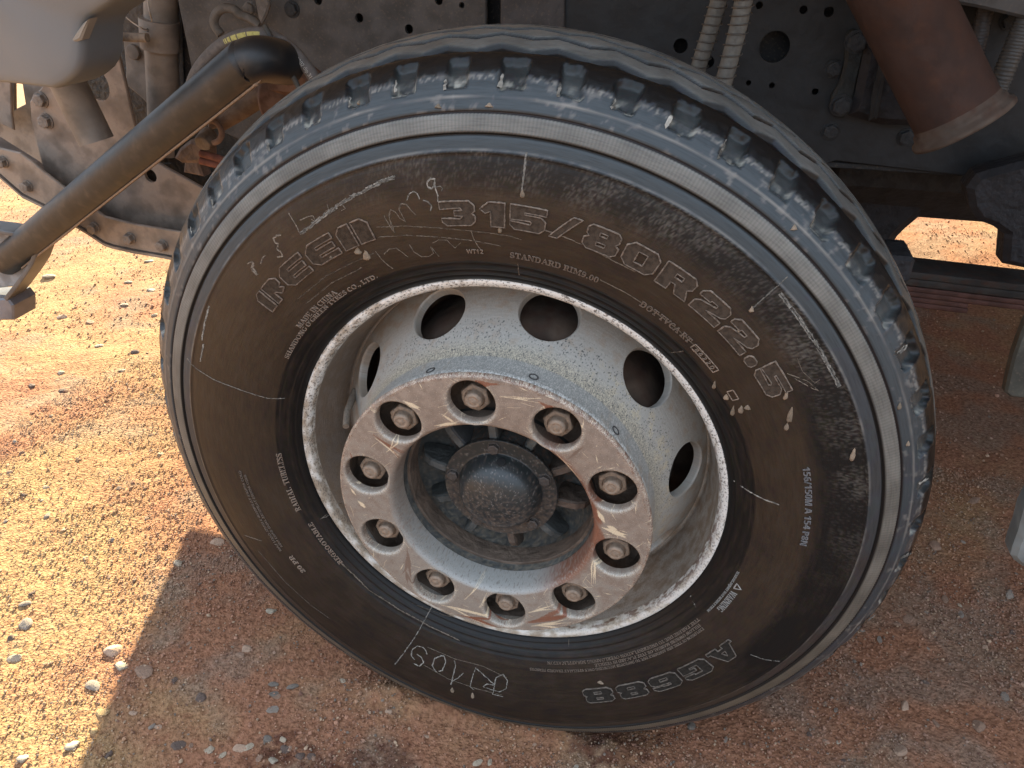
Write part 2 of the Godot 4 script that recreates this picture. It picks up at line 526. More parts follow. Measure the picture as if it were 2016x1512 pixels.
func densify(p: PackedVector2Array, step: float, closed := true) -> PackedVector2Array:
	var o := PackedVector2Array()
	var last := p.size() if closed else p.size() - 1
	for k in last:
		var a := p[k]
		var b := p[(k + 1) % p.size()]
		var m := maxi(1, int(ceil(a.distance_to(b) / step)))
		for s in m:
			o.append(a.lerp(b, float(s) / m))
	if not closed:
		o.append(p[-1])
	return o


func ribbon(geo: Geo, p: PackedVector2Array, width: float, lift: float, col: Color, closed := false, wob := 0.25, gaps := 0.0) -> void:
	# a low ridge along a line on the sidewall (points from the hub)
	var m := p.size()
	if m < 2:
		return
	var L := PackedVector3Array()
	var C := PackedColorArray()
	var rows := 0
	var total := m + (1 if closed else 0)
	for k in total:
		var a := p[k % m]
		var d := p[(k + 1) % m] - p[(k + m - 1) % m]
		if not closed:
			d = p[mini(k + 1, m - 1)] - p[maxi(k - 1, 0)]
		var side := Vector2(-d.y, d.x).normalized()
		var w := width * 0.5 * (1.0 + wob * rng.randf_range(-1, 1))
		if gaps > 0.0 and rng.randf() < gaps:
			if rows > 1:
				geo.grid(L, rows, 3, false, true, C)
			L = PackedVector3Array(); C = PackedColorArray(); rows = 0
			continue
		var c := col * rng.randf_range(1.0 - wob, 1.0 + wob)
		for e in [-1.0, 0.0, 1.0]:
			var q: Vector2 = a + side * w * e
			L.append(on_side(q.x, q.y, lift if e == 0.0 else lift * 0.25))
			C.append(Color(clampf(c.r, 0, 0.9), clampf(c.g, 0, 0.9), clampf(c.b, 0, 0.9)))
		rows += 1
	if rows > 1:
		geo.grid(L, rows, 3, false, true, C)


func word(t: Node, text: String, r0: float, h: float, a0: float, a1: float, face: Color, edge: Color, slant := 0.0) -> void:
	var total := 0.0
	for ch in text:
		total += GLYPH[ch][0] + 1.6
	total -= 1.6
	var x := 0.0
	for ch in text:
		var g: Array = GLYPH[ch]
		var geo := Geo.new()
		var rims := Geo.new()
		var place := func(q: Vector2) -> Vector2:
			var ang := deg_to_rad(lerpf(a0, a1, (x + q.x + slant * q.y) / total))
			return Vector2(cos(ang), sin(ang)) * (r0 + q.y / 8.0 * h)
		var holes: Array = g[2].map(func(e): return pairs(e))
		for o in g[1]:
			var poly := pairs(o)
			var xs := [-9.0, 99.0]
			for k in 12: xs.append(k * 1.0 + 0.03)
			for hh in holes: xs.append((hh[0].x + hh[1].x) * 0.5 + 0.01)
			xs.sort()
			for k in xs.size() - 1:
				if xs[k + 1] - xs[k] < 1e-4: continue
				var slab := PackedVector2Array([Vector2(xs[k], -9), Vector2(xs[k + 1], -9), Vector2(xs[k + 1], 19), Vector2(xs[k], 19)])
				var pieces: Array = Geometry2D.intersect_polygons(poly, slab)
				for hh in holes:
					var nx := []
					for q in pieces: nx.append_array(Geometry2D.clip_polygons(q, hh))
					pieces = nx
				for q in pieces:
					var ix := Geometry2D.triangulate_polygon(q)
					for j in range(0, ix.size(), 3):
						var pp := []
						for e in 3:
							var w: Vector2 = place.call(q[ix[j + e]])
							pp.append(on_side(w.x, w.y, 0.0015))
						geo.tri(pp[0], pp[1], pp[2], Vector3(0, 0, 1), face)
			var ring := PackedVector2Array()
			for q in densify(poly, 0.6): ring.append(place.call(q))
			ribbon(geo, ring, 0.0020, 0.0027, edge, true, 0.3)
		for hh in holes:
			var ring2 := PackedVector2Array()
			for q in densify(hh, 0.5): ring2.append(place.call(q))
			ribbon(geo, ring2, 0.0017, 0.0027, edge, true, 0.3)
		put("raised_letter", geo, M.mark, t)
		x += g[0] + 1.6


func tyre_letters(t: Node) -> void:
	word(t, "315/80R22.5", 0.3735, 0.0272, 98.8, 33.0, Color(0.066, 0.050, 0.039), Color(0.175, 0.135, 0.105))
	word(t, "rEEn", 0.3735, 0.0272, 140.5, 112.0, Color(0.056, 0.041, 0.030), Color(0.165, 0.12, 0.09))
	word(t, "AG688", 0.3735, 0.0262, -29.5, -69.5, Color(0.030, 0.025, 0.021), Color(0.12, 0.10, 0.082))


func print_arc(t: Node, called: String, text: String, r0: float, h: float, a0: float, a1: float, col: Color, serif := true, bold := false) -> void:
	# small raised lettering that runs clockwise round the sidewall from a0 to a1 (degrees)
	var tm := TextMesh.new()
	var f := SystemFont.new()
	f.font_names = PackedStringArray(["Droid Serif" if serif else "Droid Sans"])
	if bold: f.font_weight = 700
	tm.font = f
	tm.text = text
	tm.font_size = 48
	tm.pixel_size = 0.01
	tm.depth = 0.04
	tm.curve_step = 4.0
	var arr := tm.get_mesh_arrays()
	var pv: PackedVector3Array = arr[Mesh.ARRAY_VERTEX]
	var ix: PackedInt32Array = arr[Mesh.ARRAY_INDEX] if arr[Mesh.ARRAY_INDEX] != null else PackedInt32Array(range(pv.size()))
	var lo := Vector2(1e9, 1e9)
	var hi := -lo
	for p in pv:
		lo = lo.min(Vector2(p.x, p.y)); hi = hi.max(Vector2(p.x, p.y))
	var geo := Geo.new()
	var Q := PackedVector3Array()
	for p in pv:
		var ang := deg_to_rad(lerpf(a0, a1, (p.x - lo.x) / (hi.x - lo.x)))
		var r := r0 + (p.y - lo.y) / maxf(hi.y - lo.y, 0.3) * h
		Q.append(on_side(r * cos(ang), r * sin(ang), 0.0012 if p.z > 0.0 else -0.0006))
	for j in range(0, ix.size(), 3):
		if pv[ix[j]].z < 0.0 and pv[ix[j + 1]].z < 0.0 and pv[ix[j + 2]].z < 0.0:
			continue
		geo.tri(Q[ix[j]], Q[ix[j + 1]], Q[ix[j + 2]], Vector3(0, 0, 1), col * rng.randf_range(0.85, 1.15))
	put(called, geo, M.mark, t)


func tyre_small_print(t: Node) -> void:
	var tan_ := Color(0.23, 0.175, 0.135)
	var dim := Color(0.15, 0.115, 0.09)
	var pale := Color(0.27, 0.25, 0.225)
	print_arc(t, "small_lettering", "STANDARD RIM9.00", 0.3375, 0.0068, 87.2, 70.1, dim, true, true)
	print_arc(t, "small_lettering", "DOT TVCA RT", 0.3375, 0.0072, 61.3, 49.4, dim, true, true)
	print_arc(t, "small_lettering", "MADE IN CHINA", 0.3355, 0.0062, 140.3, 126.6, tan_, true)
	print_arc(t, "small_lettering", "SHANDONG O'GREEN TYRES CO., LTD.", 0.3275, 0.0066, 149.8, 116.4, tan_, true)
	print_arc(t, "small_lettering", "REGROOVABLE", 0.3190, 0.0064, -142.6, -157.6, tan_, true, true)
	print_arc(t, "small_lettering", "RADIAL  TUBELESS", 0.3235, 0.0072, -162.2, -180.6, tan_, true, true)
	print_arc(t, "small_lettering", "20 PR", 0.3770, 0.0078, -145.7, -151.0, tan_, true, true)
	print_arc(t, "small_lettering", "156/150M A 154 P8N", 0.3835, 0.0080, 17.8, 0.4, Color(0.14, 0.135, 0.135), false, true)
	print_arc(t, "small_lettering", "WT12", 0.3390, 0.0050, 95.6, 92.4, tan_, false)
	print_arc(t, "small_lettering", "WARNING", 0.3330, 0.0085, -17.6, -24.5, pale, true)
	print_arc(t, "small_lettering", "SERIOUS INJURY MAY RESULT FROM", 0.3260, 0.0042, -12.0, -27.0, pale, true)
	print_arc(t, "small_lettering", "TYRE FAILURE DUE TO UNDERINFLATION OVERLOADING MISAPPLICATION", 0.3265, 0.0045, -30.5, -77.0, dim * 1.25, true)
	print_arc(t, "small_lettering", "FOLLOW OWNERS MANUAL OR TYRE PLACARD IN VEHICLE", 0.3330, 0.0042, -31.5, -64.0, dim * 1.25, true)
	print_arc(t, "small_lettering", "EXPLOSION OF TYRE RIM ASSEMBLY DUE TO IMPROPER MOUNTING ONLY SPECIALLY TRAINED PERSONS", 0.3390, 0.0040, -31.5, -82.0, dim * 1.2, true)
	print_arc(t, "small_lettering", "MAX LOAD SINGLE 4000KG AT 850KPA COLD", 0.3880, 0.0042, -153.0, -175.5, dim, false)
	print_arc(t, "small_lettering", "MAX LOAD DUAL 3350KG AT 850KPA COLD", 0.3815, 0.0040, -154.0, -174.5, dim, false)
	# a small delta before WARNING, and the two capsules after the DOT letters
	var p3 := PackedVector2Array()
	for e in [[-15.2, 0.334], [-16.9, 0.334], [-16.0, 0.342]]: p3.append(Vector2.from_angle(deg_to_rad(e[0])) * e[1])
	var delta := Geo.new()
	ribbon(delta, densify(p3, 0.002), 0.0018, 0.0014, pale, true, 0.2)
	put("raised_outline", delta, M.mark, t)
	for cap in [[48.4, 41.6], [36.6, 34.4]]:
		var p := PackedVector2Array()
		for k in 40:
			var u := float(k) / 40.0
			var g := lerpf(cap[0], cap[1], clampf(u * 2.2 - 0.05, 0.0, 1.0) if u < 0.5 else clampf(2.15 - u * 2.2, 0.0, 1.0))
			p.append(Vector2.from_angle(deg_to_rad(g)) * (0.3355 + (0.0075 if u < 0.5 else 0.0)))
		var geo := Geo.new()
		ribbon(geo, p, 0.0014, 0.0013, tan_, true, 0.25)
		put("raised_outline", geo, M.mark, t)
	print_arc(t, "small_lettering", "8 4 2 2 0", 0.3365, 0.0052, 47.6, 42.4, tan_, false)


func tyre_marks(t: Node) -> void:
	var chalk := Color(0.30, 0.28, 0.245)
	var faint := Color(0.20, 0.165, 0.13)
	# chalked figures: lines measured from the hub
	var lines := [
		# [width, colour, gaps, points]
		[0.0024, chalk, 0.05, pairs([-0.1201, -0.3468, -0.1222, -0.3390, -0.1271, -0.3345, -0.1364, -0.3337, -0.1448, -0.3433, -0.1465, -0.3547, -0.1410, -0.3627])],
		[0.0024, chalk, 0.04, pairs([-0.1367, -0.3505, -0.1293, -0.3556, -0.1255, -0.3641, -0.1331, -0.3750, -0.1425, -0.3718])],
		[0.0024, chalk, 0.04, pairs([-0.0962, -0.3456, -0.1068, -0.3524, -0.1111, -0.3683, -0.1048, -0.3799, -0.0942, -0.3741, -0.0882, -0.3564, -0.0911, -0.3453, -0.0978, -0.3449])],
		[0.0024, chalk, 0.04, pairs([-0.0743, -0.3498, -0.0722, -0.3588, -0.0777, -0.3912, -0.0799, -0.4007])],
		[0.0022, chalk, 0.06, pairs([-0.0778, -0.3925, -0.0671, -0.3817, -0.0590, -0.3706])],
		[0.0024, chalk, 0.04, pairs([-0.0384, -0.3556, -0.0421, -0.3689, -0.0470, -0.3952, -0.0404, -0.4005])],
		[0.0024, chalk, 0.04, pairs([-0.0376, -0.3578, -0.0261, -0.3664, -0.0071, -0.3811, -0.0052, -0.3671, 0.0056, -0.3576, 0.0138, -0.3684, 0.0121, -0.3836, 0.0012, -0.3933, -0.0114, -0.3924, -0.0257, -0.3896, -0.0197, -0.3827, -0.0062, -0.3821])],
		[0.0016, chalk, 0.1, pairs([-0.0071, -0.3824, -0.0098, -0.4007, 0.0070, -0.4014])],
		[0.0011, faint, 0.05, pairs([-0.1193, -0.3334, -0.0734, -0.3471, -0.0274, -0.3511, 0.0122, -0.3628])],
		[0.0011, faint, 0.05, pairs([-0.1259, -0.3704, -0.0837, -0.3894, -0.0369, -0.3969, 0.0053, -0.3982])],
		# upper left
		[0.0022, faint * 1.3, 0.08, pairs([-0.2593, 0.3401, -0.2648, 0.3390, -0.2708, 0.3347, -0.2690, 0.3298, -0.2645, 0.3290, -0.2677, 0.3223, -0.2635, 0.3196, -0.2610, 0.3147, -0.2682, 0.3120])],
		[0.0026, faint * 1.3, 0.08, pairs([-0.3114, 0.2986, -0.3060, 0.3018, -0.3022, 0.3002, -0.3054, 0.2939, -0.3010, 0.2884, -0.2986, 0.2867, -0.3008, 0.2858, -0.3079, 0.2917, -0.3036, 0.3001])],
		[0.0018, faint * 1.2, 0.12, pairs([-0.2931, 0.3011, -0.2898, 0.3080, -0.2842, 0.3124])],
		[0.0020, faint * 1.2, 0.1, pairs([-0.2462, 0.3676, -0.2391, 0.3561, -0.2333, 0.3437, -0.2166, 0.3562, -0.1954, 0.3718, -0.1767, 0.3868])],
		[0.0048, chalk * 0.72, 0.06, pairs([-0.2322, 0.3453, -0.2063, 0.3646, -0.1855, 0.3794, -0.1654, 0.3926, -0.1493, 0.4007, -0.1303, 0.4111, -0.1118, 0.4191])],
		[0.0016, faint, 0.14, pairs([-0.2320, 0.3603, -0.2264, 0.3632, -0.2196, 0.3662, -0.2143, 0.3673, -0.2115, 0.3603, -0.2169, 0.3628])],
		[0.0016, faint, 0.14, pairs([-0.1946, 0.3825, -0.1935, 0.3767, -0.1982, 0.3740, -0.1758, 0.3840, -0.1726, 0.3796, -0.1779, 0.3768])],
		[0.0018, faint * 1.1, 0.08, pairs([-0.1261, 0.3747, -0.1220, 0.3662, -0.1156, 0.3555, -0.1206, 0.3751, -0.1176, 0.3823, -0.1118, 0.3799, -0.1075, 0.3733, -0.1017, 0.3703, -0.1079, 0.3837, -0.1050, 0.3902, -0.0991, 0.3901, -0.0925, 0.3827, -0.0886, 0.3790])],
		[0.0024, chalk * 0.85, 0.06, pairs([-0.0975, 0.3948, -0.0947, 0.4018, -0.0892, 0.4050, -0.0852, 0.4031, -0.0827, 0.3971])],
		[0.0020, chalk * 0.7, 0.1, pairs([-0.0792, 0.3962, -0.0735, 0.3950, -0.0696, 0.3908, -0.0711, 0.3850])],
		[0.0026, chalk * 0.9, 0.05, pairs([-0.0640, 0.4206, -0.0691, 0.4208, -0.0733, 0.4167, -0.0725, 0.4112, -0.0686, 0.4099, -0.0655, 0.4129, -0.0645, 0.4206, -0.0644, 0.4118, -0.0615, 0.4027, -0.0618, 0.3971])],
		[0.0016, chalk * 0.7, 0.1, pairs([-0.0644, 0.4118, -0.0581, 0.4134, -0.0559, 0.4108, -0.0572, 0.4080])],
		[0.0016, faint, 0.08, pairs([-0.1420, 0.3300, -0.1344, 0.3177, -0.1253, 0.3080])],
		[0.0016, faint, 0.12, pairs([-0.1322, 0.3279, -0.1248, 0.3348, -0.1166, 0.3368, -0.1108, 0.3324, -0.1039, 0.3257])],
		[0.0014, faint, 0.12, pairs([-0.1002, 0.3426, -0.0960, 0.3333, -0.0879, 0.3273, -0.0793, 0.3282, -0.0729, 0.3331, -0.0754, 0.3419, -0.0671, 0.3294])],
		[0.0014, faint, 0.12, pairs([-0.0721, 0.3470, -0.0647, 0.3513, -0.0552, 0.3521, -0.0467, 0.3428, -0.0393, 0.3501])],
		[0.0014, faint, 0.12, pairs([-0.0266, 0.3664, -0.0245, 0.3573, -0.0201, 0.3472, -0.0156, 0.3417])],
		# scratches round the sidewall under the size figures
		[0.0016, faint * 0.85, 0.06, pairs([-0.1378, 0.3607, -0.1009, 0.3651, -0.0652, 0.3659, -0.0243, 0.3655, 0.0158, 0.3639, 0.0300, 0.3606])],
		[0.0016, faint * 0.85, 0.1, pairs([-0.1358, 0.3489, -0.1018, 0.3538, -0.0657, 0.3547, -0.0246, 0.3538, 0.0072, 0.3503])],
		[0.0022, faint, 0.04, pairs([0.0543, 0.3748, 0.0771, 0.3689, 0.1048, 0.3590, 0.1344, 0.3454, 0.1549, 0.3371])],
		[0.0016, faint * 0.8, 0.1, pairs([0.1179, 0.3214, 0.1462, 0.3096, 0.1750, 0.2936, 0.2043, 0.2738, 0.2469, 0.2378])],
		[0.0018, faint * 0.85, 0.05, pairs([-0.2587, -0.1923, -0.2139, -0.2428, -0.1660, -0.2747, -0.1172, -0.2988, -0.0680, -0.3159])],
		[0.0012, faint * 0.7, 0.08, pairs([-0.1486, -0.2666, -0.0996, -0.2824, -0.0506, -0.2912])],
		[0.0014, faint * 0.8, 0.06, pairs([-0.3893, -0.1883, -0.3533, -0.2451, -0.3152, -0.2864, -0.2828, -0.3102])],
		[0.0013, faint * 0.7, 0.12, pairs([-0.2514, 0.2581, -0.2093, 0.2928, -0.1675, 0.3163, -0.1441, 0.3280])],
		[0.0013, faint * 0.7, 0.12, pairs([-0.2420, 0.2524, -0.2040, 0.2835, -0.1587, 0.3096])],
		[0.0026, chalk * 0.75, 0.08, pairs([0.0345, 0.4529, 0.0330, 0.4336, 0.0310, 0.4133])],
		[0.0022, chalk * 0.6, 0.06, pairs([0.3105, 0.3467, 0.2972, 0.3318, 0.2791, 0.3090])],
		[0.0040, chalk * 0.7, 0.06, pairs([0.3042, 0.3276, 0.3260, 0.3041, 0.3525, 0.2715, 0.3703, 0.2462, 0.3830, 0.2271])],
		[0.0020, chalk * 0.7, 0.05, pairs([-0.4363, 0.1470, -0.4241, 0.1361, -0.3982, 0.1239, -0.3618, 0.1132, -0.3245, 0.1003, -0.3036, 0.0979])],
		[0.0026, chalk * 0.8, 0.1, pairs([-0.3807, 0.2337, -0.3923, 0.2091, -0.4032, 0.1816])],
		[0.0024, chalk * 0.8, 0.06, pairs([-0.4016, 0.1757, -0.4127, 0.1479])],
		[0.0016, chalk * 0.6, 0.06, pairs([-0.2656, -0.1148, -0.2825, -0.1186])],
		[0.0020, chalk * 0.75, 0.04, pairs([-0.1042, -0.2401, -0.1205, -0.2780, -0.1421, -0.3234, -0.1601, -0.3562, -0.1765, -0.3858])],
		[0.0018, faint * 1.1, 0.06, pairs([-0.2842, -0.1189, -0.2644, -0.1067, -0.2507, -0.0949])],
		[0.0018, faint * 1.1, 0.06, pairs([0.0996, -0.2459, 0.1013, -0.2707, 0.1035, -0.2892])],
		[0.0026, chalk * 0.95, 0.05, pairs([0.2574, -0.1261, 0.2665, -0.1401, 0.2768, -0.1531])],
		[0.0034, chalk * 1.1, 0.05, pairs([0.2965, 0.0637, 0.3119, 0.0605, 0.3303, 0.0572, 0.3500, 0.0557])],
		[0.0024, chalk * 0.7, 0.08, pairs([0.3576, -0.2040, 0.3766, -0.2096, 0.3968, -0.2107])],
		[0.0014, faint, 0.08, pairs([-0.4087, -0.1610, -0.3914, -0.1623, -0.3769, -0.1643])],
		[0.0016, faint * 0.9, 0.2, pairs([0.3274, 0.2371, 0.3495, 0.2308, 0.3631, 0.2199, 0.3564, 0.2222, 0.3362, 0.2320])],
		[0.0014, faint * 0.8, 0.2, pairs([0.3343, 0.2569, 0.3422, 0.2424, 0.3577, 0.2288, 0.3619, 0.2339])],
		[0.0018, faint, 0.04, pairs([0.0250, 0.3301, 0.0239, 0.3116])],
		[0.0022, faint * 0.9, 0.03, pairs([0.2152, 0.2427, 0.2020, 0.2344, 0.1976, 0.2325])],
	]
	for l in lines:
		var geo := Geo.new()
		if l[0] > 0.0035:
			for e in 9:
				var off: Vector2 = Vector2(rng.randf_range(-1, 1), rng.randf_range(-1, 1)) * l[0] * 0.42
				var q := PackedVector2Array()
				for s in densify(l[3], 0.0025, false): q.append(s + off + Vector2(rng.randf_range(-1, 1), rng.randf_range(-1, 1)) * 0.0004)
				ribbon(geo, q, rng.randf_range(0.0005, 0.0018), 0.0006, l[1] * rng.randf_range(0.55, 1.1), false, 0.5, 0.22)
		else:
			for e in 3:
				var off2: Vector2 = Vector2(rng.randf_range(-1, 1), rng.randf_range(-1, 1)) * l[0] * 0.28
				var q2 := PackedVector2Array()
				for s in densify(l[3], 0.0022, false): q2.append(s + off2 + Vector2(rng.randf_range(-1, 1), rng.randf_range(-1, 1)) * 0.00025)
				ribbon(geo, q2, l[0] * 0.42, 0.0004, l[1] * rng.randf_range(0.55, 1.0), false, 0.5, 0.10)
		put("chalk_mark" if l[1].r > 0.3 else "scuff_mark", geo, M.mark, t)
	# dried drops of pale mud that hang below letters and scuffs: [x, y, length, width]
	for m in [[-0.1543, 0.3246, 0.013, 0.012], [-0.1639, 0.3293, 0.008, 0.012], [0.0067, 0.3712, 0.01, 0.0055], [0.3309, 0.2110, 0.014, 0.006], [0.3397, 0.1858, 0.022, 0.0075], [0.3388, 0.1693, 0.01, 0.007],
			[0.2794, 0.1747, 0.016, 0.0055], [0.2875, 0.1801, 0.011, 0.008], [0.2939, 0.1853, 0.006, 0.009], [0.2545, 0.2048, 0.012, 0.0055], [0.2696, 0.1923, 0.008, 0.009], [0.0318, 0.4121, 0.009, 0.0065],
			[0.4149, 0.1436, 0.018, 0.007], [0.2792, 0.3083, 0.007, 0.006], [-0.0778, -0.4126, 0.012, 0.008], [-0.0433, -0.4141, 0.013, 0.008], [-0.1981, 0.3203, 0.007, 0.007], [0.3076, 0.3925, 0.005, 0.008], [0.2700, 0.2831, 0.005, 0.005],
			[-0.1581, 0.4881, 0.004, 0.005], [-0.0633, 0.4916, 0.004, 0.01], [-0.0083, 0.4953, 0.004, 0.01], [0.4513, 0.2039, 0.008, 0.006], [0.4717, 0.1565, 0.006, 0.006], [0.1580, -0.3275, 0.004, 0.016]]:
		var geo := Geo.new()
		var P := PackedVector3Array()
		for a in 9:
			for b in 13:
				var u := PI * a / 8.0
				var w := TAU * (b % 12) / 12.0
				var q := Vector2(sin(u) * cos(w) * m[3] * (0.36 - 0.17 * cos(u)) * (1.0 + 0.3 * nz.get_noise_2d(u * 9.0, m[0] * 500.0)), cos(u) * m[2] * 0.5 - sin(u) * sin(u) * 0.001)
				q *= 1.0 + 0.25 * nz.get_noise_2d(q.x * 900.0 + m[0] * 999.0, q.y * 900.0)
				P.append(on_side(m[0] + q.x, m[1] + q.y, maxf(-0.0008, sin(u) * sin(w) * (0.0022 - 0.0010 * cos(u)))))
		geo.grid(P, 9, 13, true, false, Color(0.24, 0.18, 0.125) * rng.randf_range(0.6, 1.15))
		put("mud_drop", geo, M.mud, t)
	# pale crumbs of rubber and dirt that stick to the notches of the shoulder
	for k in 55:
		var g0 := deg_to_rad(94.9 - 360.0 / 55.0 * k)
		if rng.randf() < 0.5: continue
		var geo := Geo.new()
		for e in rng.randi_range(1, 2):
			var g := g0 + rng.randf_range(0.022, 0.032)
			var r := rng.randf_range(0.507, 0.516)
			var p := PackedVector2Array()
			for s in 5:
				p.append(Vector2(cos(g), sin(g)) * (r + s * 0.0022) + Vector2(rng.randf_range(-1, 1), rng.randf_range(-1, 1)) * 0.0014)
			ribbon(geo, p, rng.randf_range(0.0010, 0.0036), 0.0010, Color(0.24, 0.22, 0.185) * rng.randf_range(0.3, 1.2), false, 0.7)
		put("rubber_chip", geo, M.mud, t)

# ---------------------------------------------------------------- rim, nuts and hub
const CONE := [0.2075, 0.016, 0.2105, 0.006, 0.2160, -0.006, 0.2250, -0.022, 0.2360, -0.041, 0.2470, -0.060, 0.2570, -0.078, 0.2635, -0.090, 0.2670, -0.098]


func along(pts: Array, u: float) -> Vector2:
	# the point a fraction u along a line of (radius, z) points
	var q := pairs(pts)
	var total := 0.0
	for k in q.size() - 1: total += q[k].distance_to(q[k + 1])
	var s := clampf(u, 0.0, 1.0) * total
	for k in q.size() - 1:
		var l := q[k].distance_to(q[k + 1])
		if s <= l or k == q.size() - 2:
			return q[k].cubic_interpolate(q[k + 1], q[maxi(k - 1, 0)], q[mini(k + 2, q.size() - 1)], clampf(s / l, 0.0, 1.0))
		s -= l
	return q[-1]


func polar(r: float, g: float, z: float) -> Vector3:
	return HUB + Vector3(r * cos(g), r * sin(g), z)


func rim_paint() -> StandardMaterial3D:
	# u runs round the rim, v from the outer lip (0) over the barrel and the disc (0.5 to 0.9) to the neck (1)
	var w := 2048
	var h := 256
	var bytes := PackedByteArray()
	bytes.resize(w * h * 3)
	var white := Color(0.72, 0.70, 0.65)
	var silver := Color(0.39, 0.37, 0.33)
	var steel := Color(0.215, 0.21, 0.193)
	var dust := Color(0.28, 0.215, 0.155)
	var cream := Color(0.50, 0.44, 0.33)
	var rust := Color(0.15, 0.075, 0.045)
	for y in h:
		var v := (y + 0.5) / h
		for x in w:
			var g := TAU * x / w
			var cg := cos(g)
			var sg := sin(g)
			var fine := nz.get_noise_3d(cg * 620.0, sg * 620.0, v * 830.0)
			var mid := nz.get_noise_3d(cg * 130.0, sg * 130.0, v * 175.0 + 9.0)
			var big := nz.get_noise_3d(cg * 22.0, sg * 22.0, v * 30.0 + 20.0)
			var c: Color
			if v < 0.17:
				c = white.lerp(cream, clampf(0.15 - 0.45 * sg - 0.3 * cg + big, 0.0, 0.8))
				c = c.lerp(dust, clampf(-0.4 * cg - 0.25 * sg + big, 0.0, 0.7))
				var chip := smoothstep(0.30, 0.40, fine * 0.35 + mid * 1.15 + big * 0.25 - 0.02 + 0.1 * smoothstep(0.05, 0.0, absf(v - 0.14)))
				c = c.lerp(Color(0.09, 0.075, 0.065), chip * clampf(0.75 + 0.5 * sg, 0.2, 0.9))
				c = c.lerp(rust, smoothstep(0.12, 0.26, 0.9 * nz.get_noise_2d(g * 26.0, v * 60.0) + 0.25 * fine + 0.3 * cg - 0.38 * absf(sg + 0.35)) * smoothstep(0.10, 0.15, v) * 0.8)
			elif v < 0.5:
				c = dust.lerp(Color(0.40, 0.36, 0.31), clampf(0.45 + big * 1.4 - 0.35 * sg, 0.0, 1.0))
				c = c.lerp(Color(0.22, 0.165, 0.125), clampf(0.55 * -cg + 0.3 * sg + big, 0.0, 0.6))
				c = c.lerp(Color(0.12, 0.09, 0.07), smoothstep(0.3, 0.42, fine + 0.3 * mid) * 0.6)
			elif v < 0.915:
				var near := smoothstep(0.80, 0.90, v)
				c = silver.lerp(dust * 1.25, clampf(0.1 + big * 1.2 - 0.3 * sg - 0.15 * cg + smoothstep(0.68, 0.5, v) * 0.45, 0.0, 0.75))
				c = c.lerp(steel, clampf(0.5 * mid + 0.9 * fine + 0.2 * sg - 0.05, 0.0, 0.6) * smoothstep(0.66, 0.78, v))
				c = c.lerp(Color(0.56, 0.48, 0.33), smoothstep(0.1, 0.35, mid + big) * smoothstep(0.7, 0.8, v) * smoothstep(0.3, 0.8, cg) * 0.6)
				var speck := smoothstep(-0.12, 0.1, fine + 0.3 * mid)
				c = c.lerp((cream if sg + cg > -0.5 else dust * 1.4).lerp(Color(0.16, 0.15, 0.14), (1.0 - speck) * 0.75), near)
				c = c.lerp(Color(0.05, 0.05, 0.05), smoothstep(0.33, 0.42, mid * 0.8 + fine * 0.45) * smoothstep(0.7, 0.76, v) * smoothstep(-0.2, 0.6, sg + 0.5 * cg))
			else:
				c = steel.lerp(silver, clampf(0.35 + 1.2 * fine + 0.6 * mid, 0.0, 1.0))
				c = c.lerp(dust, clampf(-0.5 * sg + 0.25 * absf(cg) + big, 0.0, 0.8))
				c = c.lerp(white, smoothstep(0.975, 1.0, v) * smoothstep(-0.1, 0.15, fine + mid) * 0.6)
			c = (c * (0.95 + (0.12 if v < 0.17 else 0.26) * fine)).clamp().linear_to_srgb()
			var o := (y * w + x) * 3
			bytes[o] = int(c.r * 255.0)
			bytes[o + 1] = int(c.g * 255.0)
			bytes[o + 2] = int(c.b * 255.0)
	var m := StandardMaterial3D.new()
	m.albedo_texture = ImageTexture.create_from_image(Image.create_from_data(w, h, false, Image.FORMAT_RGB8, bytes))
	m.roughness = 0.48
	m.metallic = 0.12
	m.heightmap_enabled = true
	m.heightmap_texture = noise_tex(0.11, 61, [], 512, 4)
	m.heightmap_scale = 0.035
	m.uv1_triplanar = false
	return m


func lathe_uv(geo: Geo, prof: PackedVector2Array, seg: int, v0: float, v1: float) -> void:
	var P := PackedVector3Array()
	var U := PackedVector2Array()
	var total := 0.0
	for a in prof.size() - 1: total += prof[a].distance_to(prof[a + 1])
	var s := 0.0
	for a in prof.size():
		if a: s += prof[a].distance_to(prof[a - 1])
		for b in seg + 1:
			var g := TAU * (b % seg) / seg
			P.append(polar(prof[a].x, g, prof[a].y))
			U.append(Vector2(float(b) / seg, lerpf(v0, v1, s / total)))
	geo.grid(P, prof.size(), seg + 1, true, true, null, U)


func holed_sector(geo: Geo, g0: float, g1: float, gc: float, hole: Callable, outline: Callable, rings: int, place: Callable) -> void:
	# a piece of a surface between two angles with one round hole; hole(k) and outline(k) give matching points (angle, u), place(p, inner) the position and uv
	var k := 64
	var P := PackedVector3Array()
	var U := PackedVector2Array()
	for a in rings + 1:
		var f := float(a) / rings
		for b in k + 1:
			var p: Vector2 = hole.call(b % k).lerp(outline.call(b % k), f)
			var q: Array = place.call(p)
			P.append(q[0])
			U.append(q[1])
	geo.grid(P, rings + 1, k + 1, true, false, null, U)


func square_ray(k: int, n: int) -> Vector2:
	# point k of n round the edge of the square from -1 to 1, by angle
	var g := TAU * k / n
	var d := Vector2(cos(g), sin(g))
	return d / maxf(absf(d.x), absf(d.y))


